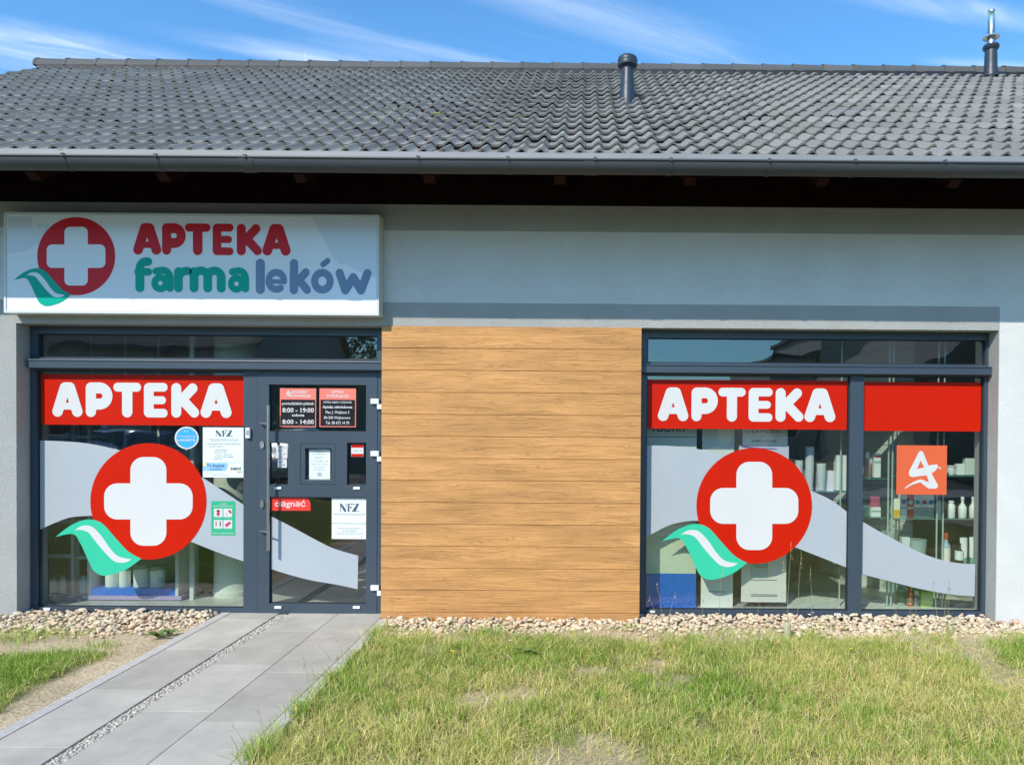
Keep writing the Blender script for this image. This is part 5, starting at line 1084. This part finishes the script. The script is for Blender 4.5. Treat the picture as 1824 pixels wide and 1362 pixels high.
bot((1691, 892, 1704, 922), YI, 'bottle', 'white rounded bottle, shortest on the second glass shelf', 'bottle', Wp, .15, .6, Wp, None, caph=.1)
bot((1711, 885, 1725, 922), YI, 'bottle', 'white tall necked bottle standing in the middle of the second glass shelf', 'bottle', Wp, .35, .35, Wp); bot((1730, 885, 1743, 922), YI, 'bottle', 'white tall necked bottle at the right end of the second glass shelf', 'bottle', Wp, .35, .35, Wp); bot((1671, 890, 1678, 922), YI, 'tube', 'small clear tube between the two uprights on the second shelf', 'tube', pm('b8c8c0'), .2, .6)
VI = pm('6a62b0'); RD = pm('d24a48'); BL = pm('2f86c4'); YE_ = pm('e8b62a'); TE = pm('5cb8c8')
bx_((1592, 888, 1603.5, 921.5), YI, .05, 'carton', 'white and yellow carton, leftmost of the coloured cartons', 'carton', pm('f0f0d8'), [(.02, .42, YE_)])
for i, (a, c, m_, lb_) in enumerate(((1604, 1615.5, VI, 'white carton with violet disc and band'), (1628.5, 1640, TE, 'white carton with teal disc'), (1640.5, 1652, RD, 'white carton with a pinkish red disc'), (1652.5, 1664, BL, 'white carton with blue disc, rightmost of the coloured cartons'))):
    x0, x1, z0, z1 = rect(a, 880.5, c, 921.5, YI); e = bx_((a, 880.5, c, 921.5), YI, .05, 'carton', lb_+' under the orange red sticker', 'carton', pm('eef0ea'), [(.40, .44, pm('7a2030') if i in (1, 2) else pm('1e4a70') if i == 3 else VI)]+([(.01, .38, pm('93a59a'))] if i else []))
    mb = MB(); cxx = (x0+x1)/2; czz = z0+(z1-z0)*.68; rr = (x1-x0)*.36; n = 16; mb.poly([(cxx+rr*math.cos(2*math.pi*k/n), czz+rr*math.sin(2*math.pi*k/n)) for k in range(n)], YI-.003); mb.build('disc_print', m_, e)
e = bx_((1616, 880.5, 1628, 921.5), YI, .05, 'carton', 'red carton with a white disc between the violet and the teal cartons', 'carton', RD, [(.38, .46, pm('f4e4dc'))]); x0, x1, z0, z1 = rect(1616, 880.5, 1628, 921.5, YI)
mb = MB(); mb.poly([((x0+x1)/2+(x1-x0)*.36*math.cos(k*.4), z0+(z1-z0)*.68+(x1-x0)*.36*math.sin(k*.4)) for k in range(15)], YI-.003); mb.build('disc_print', Wp, e)
bot((1541, 805, 1554, 850), YI, 'bottle', 'pinkish bottle with white cap on the upper short shelf right of the mullion', 'bottle', pm('b08a86'), .3, .45, Wp, None, caph=.25); bx_((1557, 808, 1569, 850), YI, .05, 'carton', 'tall white carton beside the pinkish bottle on the upper short shelf', 'carton', Wp, [(.84, .93, pm('a03038')), (.6, .7, pm('a8b0aa'))])
bx_((1551, 884, 1567, 902.4), YI+.01, .05, 'carton', 'dull pink carton stacked on a white one on the lower short shelf', 'carton', pm('b85a72')); bx_((1552, 903, 1569, 919.5), YI, .06, 'carton', 'white carton under the dull pink one on the lower short shelf', 'carton', Wp, [(.5, .62, pm('7a9a92'))])
bot((1536, 900, 1550, 919.5), YI, 'cream_jar', 'pale green jar left of the stacked cartons on the lower short shelf', 'jar', pm('a6c8b6'), .1, .9, Wp)
bx_((1490, 810, 1514-5, 873), YI, .08, 'carton', 'plain pale grey carton at the right end of the shelf with glasses', 'carton', pm('f0f2f0')); 
for i, (a, b, c, lb_) in enumerate(((1418, 820, 1432, 'low clear glass at the left end of the shelf left of the mullion'), (1436, 796, 1453, 'tallest clear glass on the shelf left of the mullion'), (1457, 826, 1474, 'clear glass between the tallest glass and the pale carton'))):
    x0, x1, z0, z1 = rect(a, b, c, 873, YI); e = empty('drinking_glass', ((x0+x1)/2, YI, z0), lb_, 'glass'); R = (x1-x0)/2; mb = MB(); n = 18; v = [(((x0+x1)/2)+R*k*math.cos(2*math.pi*i_/n), YI+R+R*k*math.sin(2*math.pi*i_/n), zz) for k, zz in ((.75, z0), (1, z1)) for i_ in range(n)]
    mb.add(v, [(k, (k+1) % n, n+(k+1) % n, n+k) for k in range(n)]+[tuple(range(n))]); mb.build('tumbler', mat('frosted_glass', (.6, .64, .68), .2), e, smooth=True)
bx_((1416, 835, 1436, 873), YI+.09, .06, 'carton', 'pale carton behind the low glass left of the mullion', 'carton', pm('c8c6d2')); bx_((1455, 838, 1488, 873), YI+.09, .06, 'carton', 'wide violet grey carton behind the glasses left of the mullion', 'carton', pm('dcdae6'))
def tubeobj(px, Y, label, m, capm):
    x0, x1, z0, z1 = rect(*px, Y); e = thing('tube', px, Y, label, 'tube'); mb = MB(); zc = z0+(z1-z0)*.18; w = (x1-x0)/2; cx = (x0+x1)/2
    n = 16; v = []
    for rx, ry, z in ((w*.85, w*.8, zc), (w*.9, w*.7, zc+(z1-zc)*.4), (w, w*.08, z1)): v += [(cx+rx*math.cos(2*math.pi*k/n), Y+w+ry*math.sin(2*math.pi*k/n), z) for k in range(n)]
    mb.add(v, [(j*n+k, j*n+(k+1) % n, (j+1)*n+(k+1) % n, (j+1)*n+k) for j in range(2) for k in range(n)]); mb.build('tube_body', m, e, smooth=True); mb = MB(); mb.lathe([(w*.75, 0), (w*.75, zc-z0)], cx, Y+w, z0, 16); mb.build('cap', capm, e, smooth=True)
tubeobj((1713, 958, 1727, 1001.5), YI+.04, 'white and green tube standing on its cap behind the dark bottle', Wp, pm('6ab89a')); tubeobj((1730, 957, 1744, 1001.5), YI, 'white and green tube at the right end of the third glass shelf', Wp, pm('6ab89a'))
bot((1705, 968, 1720, 1001.5), YI, 'bottle', 'dark bottle with a white paper label on the third glass shelf', 'bottle', pm('16211c', .2), .3, .3, I_blackf, Wp, (.12, .6)); bot((1681, 950, 1696, 1001.5), YI, 'bottle', 'pale bottle with orange brown cap on the third glass shelf', 'bottle', pm('9fb4bc'), .25, .45, pm('b8552c'), pm('efe6dc'), (.03, .5), caph=.2)
x0, x1, z0, z1 = rect(1623, 963, 1658, 1001.5, YI); e = empty('clear_tub', (x0, YI, z0), 'wide translucent tub on the third glass shelf beside the pale film edge', 'tub'); mb = MB(); R = (x1-x0)/2; mb.lathe([(R*.8, 0), (R, z1-z0)], (x0+x1)/2, YI+R, z0, 24); mb.build('tub_body', pm('a9b8b4', .3), e, smooth=True)
bx_((1607, 957, 1621, 1001.5), YI, .06, 'carton', 'white carton left of the translucent tub on the third glass shelf', 'carton', Wp)
YP = .36; zpl = at(1600, 1079, .42).z
def onp(px, Y): x0, x1, z0, z1 = rect(*px, Y); return px
bot((1601, 1035, 1616, 1078), .43, 'bottle', 'clear bottle with a green leaf label on the plinth behind the far right pane', 'bottle', pm('9fb8a8'), .2, .4, Wp, pm('2c7a50'), (.1, .55)); bot((1617.5, 1040, 1628, 1080), .41, 'bottle', 'orange red bottle on the plinth beside the green labelled bottle', 'bottle', pm('c8481e'), .2, .5, pm('d8602c'), pm('d8a080'), (.1, .35))
e = bx_((1641, 1052, 1662, 1082), .40, .05, 'refill_pouch', 'lime green refill pack on the plinth behind the far right pane', 'pack', pm('a8c860'), [(.25, .85, pm('c8dc90'))])
bot((1628.5, 1052, 1640, 1079), .42, 'pump_bottle', 'white pump bottle between the orange bottle and the lime pack', 'bottle', pm('7f928c'), .2, .5, Wp, caph=.25)

# ------------------------------------------------------------------ the street behind the camera (seen in the panes)
M_asph = mat('asphalt', (.055, .055, .058), .9, var=.2, vs=8, bump=.004, bs=120); M_pave = mat('pavers', (.30, .29, .28), .9, var=.1, vs=10)
mb = MB(); mb.box(-80, 80, -17, -11.5, -.2, -.03); o = mb.build('road', M_asph); o['kind'] = 'structure'
mb = MB(); mb.box(-80, 80, -11.49, -9.3, -.2, .02); o = mb.build('pavement', M_pave); o['kind'] = 'structure'
M_ws = mat('street_wall', (.36, .36, .34), .9, var=.06, vs=2); M_rt = mat('street_roof', (.10, .10, .105), .7, var=.15, vs=3, bump=.03, bs=7, stretch=(4, 1, 1)); M_win = mat('dark_window', (.02, .025, .03), .1)
def house(x0, x1, y0, y1, he, hr, label, wins, ridge='x', wm_=M_ws, name='street_house'):
    e = empty(name, ((x0+x1)/2, y1, 0), label, 'house'); mb = MB(); mb.box(x0, x1, y0, y1, -.1, he); ym = (y0+y1)/2; xm = (x0+x1)/2
    if ridge == 'y': mb.add([(x0, y1, he), (x1, y1, he), (xm, y1, hr)], [(0, 2, 1)]); mb.add([(x0, y0, he), (x1, y0, he), (xm, y0, hr)], [(0, 1, 2)])
    else: mb.add([(x0, y0, he), (x0, y1, he), (x0, ym, hr)], [(0, 1, 2)]); mb.add([(x1, y0, he), (x1, y1, he), (x1, ym, hr)], [(0, 2, 1)])
    mb.build('wall', wm_, e); mb = MB(); o_ = .5
    if hr > he+.3:
        if ridge == 'x':
            for s, yy in ((1, y1), (-1, y0)):
                sl_ = (hr-he)/abs(ym-yy); A = (yy+s*o_, he-sl_*o_); v = [(x0-o_, A[0], A[1]), (x1+o_, A[0], A[1]), (x1+o_, ym, hr), (x0-o_, ym, hr)]; v2 = [(a, b, c+.15) for a, b, c in v]; mb.add(v+v2, [(0, 1, 2, 3), (4, 5, 6, 7), (0, 1, 5, 4), (1, 2, 6, 5), (3, 0, 4, 7)])
        else:
            for s, xx in ((1, x1), (-1, x0)):
                sl_ = (hr-he)/abs(xm-xx); A = (xx+s*o_, he-sl_*o_); v = [(A[0], y0-o_, A[1]), (A[0], y1+o_, A[1]), (xm, y1+o_, hr), (xm, y0-o_, hr)]; v2 = [(a, b, c+.15) for a, b, c in v]; mb.add(v+v2, [(0, 1, 2, 3), (4, 5, 6, 7), (0, 1, 5, 4), (1, 2, 6, 5), (3, 0, 4, 7)])
    else: mb.box(x0-.15, x1+.15, y0-.15, y1+.15, he+.001, he+.2)
    mb.build('roof', M_rt, e)
    for (a, b, c, d) in wins:
        mb = MB(); mb.box(a, b, y1-.02, y1+.03, c, d); w_ = mb.build('window', M_whitep, e); mb = MB(); mb.box(a+.07, b-.07, y1+.031, y1+.04, c+.07, d-.07); mb.build('window_pane', M_win, w_)
    return e
house(-27, -11.9, -30, -20, 4.45, 8.2, 'long low house with grey tiled roof across the street, mirrored in the left panes', [(-24, -22.5, 1, 2.4), (-19.5, -17.5, 1, 2.4), (-15.5, -14, .8, 2.4)])
house(-10.6, -8.3, -27, -21, 3.3, 4.0, 'small flat roofed annex across the street beside the long low house', [], wm_=M_int)
for i, (a, b, h_, lb_) in enumerate(((9.4, 11.6, 4.9, 'lowest of three stepped grey terrace houses across the street'), (11.8, 14.6, 6.2, 'middle of three stepped grey terrace houses across the street'), (14.8, 18, 7.6, 'tallest of three stepped grey terrace houses across the street'))): house(a, b, -40, -30, h_, h_, lb_, [(a+.5, a+1.5, 1, 2.3)])
house(10.2, 24, -24, -15, 3.4, 8.5, 'dark gabled house across the street, mirrored in the right panes', [(11.5, 13, 1, 2.3), (15.5, 17.5, 1, 2.3)], 'y', M_int)
house(-7, 9, -52, -42, 3.0, 3.0, 'low pale building far behind the lawn across the street', [(-5, -3, 1, 2.2), (1, 3, 1, 2.2)])
M_bark = mat('bark', (.12, .09, .06), .9, var=.3, vs=10); M_fol = mat('tree_leaves', (.06, .10, .025), .6, attr=True)
def tree(x, y, h, R, label, sd_, n=7000):
    g = np.random.default_rng(sd_); e = empty('street_tree', (x, y, 0), label, 'tree'); mb = MB(); mb.tube([(x, y, -.1), (x+.1, y, h*.3), (x, y+.1, h*.75)], [.22, .16, .05], 10)
    for k in range(6): a = k*1.05; mb.tube([(x, y, h*(.28+.06*k)), (x+R*.6*math.cos(a), y+R*.6*math.sin(a), h*(.45+.07*k))], [.08, .02], 6)
    mb.build('trunk', M_bark, e); cl = [(g.normal(0, R*.45), g.normal(0, R*.45), h*(.62+.16*g.normal()), R*g.uniform(.25, .5)) for _ in range(22)]
    idx = g.integers(0, 22, n); c = np.array(cl)[idx]; d = g.normal(size=(n, 3)); d /= np.linalg.norm(d, axis=1)[:, None]; P_ = c[:, :3]+d*c[:, 3:4]*g.uniform(.55, 1.05, (n, 1))+np.array([x, y, 0]); P_[:, 2] = np.clip(P_[:, 2], h*.25, h)
    u = g.normal(size=(n, 3)); u /= np.linalg.norm(u, axis=1)[:, None]; w = np.cross(u, g.normal(size=(n, 3))); w /= np.linalg.norm(w, axis=1)[:, None]; s = g.uniform(.07, .15, (n, 1))
    V = np.stack([P_-u*s, P_+w*s*.6, P_+u*s, P_-w*s*.6], 1).reshape(-1, 3); F_ = np.arange(n*4).reshape(n, 4); C_ = np.array([[.07, .12, .02]])*(.6+.9*g.random((n, 1)))+np.array([[.03, .01, 0]])*g.random((n, 1))
    o = big_mesh('crown', V, F_, C_, M_fol, False); o.parent = e; o.matrix_parent_inverse = Matrix.Translation(-Vector(e.location))
tree(-12.2, -34, 6.0, 2.2, 'tallest leafy tree behind the small annex across the street', 1); tree(-9.4, -36, 5.6, 2.1, 'middle leafy tree in the row across the street', 2); tree(-6.4, -35, 6.0, 2.3, 'rightmost leafy tree in the row across the street', 3)
tree(-3.2, -38, 4.6, 2.2, 'low bushy tree across the street opposite the wood panel', 4); tree(1.0, -40, 4.4, 2.0, 'low round tree far across the street opposite the right window', 5)
# parked car mirrored in the left window
def car(cx, cy, col, label):
    e = empty('parked_car', (cx, cy, 0), label, 'car'); W_ = .88
    # stations along the length (local +y = nose, towards the shop): y, half width, z bottom, z belt, roof half width, roof z
    st = [(-2.1, .70, .42, .80, .55, .82), (-2.0, .82, .28, .92, .62, .98), (-1.6, .87, .22, .95, .64, 1.36), (-1.0, .88, .2, .95, .66, 1.44), (-.2, .88, .2, .94, .66, 1.45), (.35, .88, .2, .93, .64, 1.38), (.95, .88, .2, .92, .68, .97), (1.5, .86, .22, .86, .66, .90), (1.95, .80, .26, .74, .58, .78), (2.12, .66, .36, .60, .50, .64)]
    mb = MB(); v = []; 
    for (y, w, zb_, zt_, rw, rz_) in st: v += [(cx+a, cy+y, z) for a, z in ((-w*.93, zb_), (-w, (zb_+zt_)/2), (-w*.98, zt_), (-rw*1.02, rz_-.03), (-rw*.8, rz_), (0, rz_+.02), (rw*.8, rz_), (rw*1.02, rz_-.03), (w*.98, zt_), (w, (zb_+zt_)/2), (w*.93, zb_))]
    n = 11; mb.add(v, [(j*n+i, j*n+i+1, (j+1)*n+i+1, (j+1)*n+i) for j in range(len(st)-1) for i in range(n-1)]+[tuple(range(n-1, -1, -1)), tuple((len(st)-1)*n+i for i in range(n))]+[((j+1)*n, (j+1)*n+n-1, j*n+n-1, j*n) for j in range(len(st)-1)])
    o = mb.build('body', col, e); o.data.shade_smooth(); s = o.modifiers.new('subdivision', 'SUBSURF'); s.levels = 1; s.render_levels = 2
    gm = M_win
    mb = MB(); mb.add([(cx-.70, cy+.97, .97), (cx+.70, cy+.97, .97), (cx+.54, cy+.42, 1.37), (cx-.54, cy+.42, 1.37)], [(0, 1, 2, 3)]); mb.build('windscreen', gm, e)
    for sx in (-1, 1):
        mb = MB(); mb.add([(cx+sx*.875, cy+.8, .97), (cx+sx*.875, cy-1.5, .97), (cx+sx*.70, cy-1.3, 1.33), (cx+sx*.70, cy+.3, 1.33)], [(0, 1, 2, 3)]); mb.build('side_window', gm, e)
        mb = MB(); mb.box(cx+sx*.50, cx+sx*.76, cy+2.0, cy+2.09, .56, .68); mb.build('headlight', mat('lamp_glass', (.7, .72, .75), .05), e, bevel=.02)
        for yy in (1.35, -1.4):
            mb = MB(); n = 24; v = [(cx+sx*xo, cy+yy+.31*math.cos(2*math.pi*k/n), .31+.31*math.sin(2*math.pi*k/n)) for xo in (.70, .89) for k in range(n)]; mb.add(v, [(k, (k+1) % n, n+(k+1) % n, n+k) for k in range(n)]+[tuple(range(n)), tuple(range(2*n-1, n-1, -1))]); w_ = mb.build('wheel', M_dark, e)
            mb = MB(); v = [(cx+sx*.895, cy+yy+.19*math.cos(2*math.pi*k/n), .31+.19*math.sin(2*math.pi*k/n)) for k in range(n)]; mb.add(v, [tuple(range(n))]); mb.build('rim', M_steel, w_)
    mb = MB(); mb.box(cx-.26, cx+.26, cy+2.10, cy+2.13, .40, .51); mb.build('number_plate', M_whitep, e)
car(-11.5, -11.4, mat('car_paint', (.05, .09, .2), .15, coat=1.0), 'dark blue parked car facing the shop, mirrored in the left window')
car(-7.4, -11.6, mat('car_paint_silver', (.35, .37, .40), .25, metal=.4, coat=1.0), 'silver parked car beside the dark blue one, mirrored in the door')
#PART6
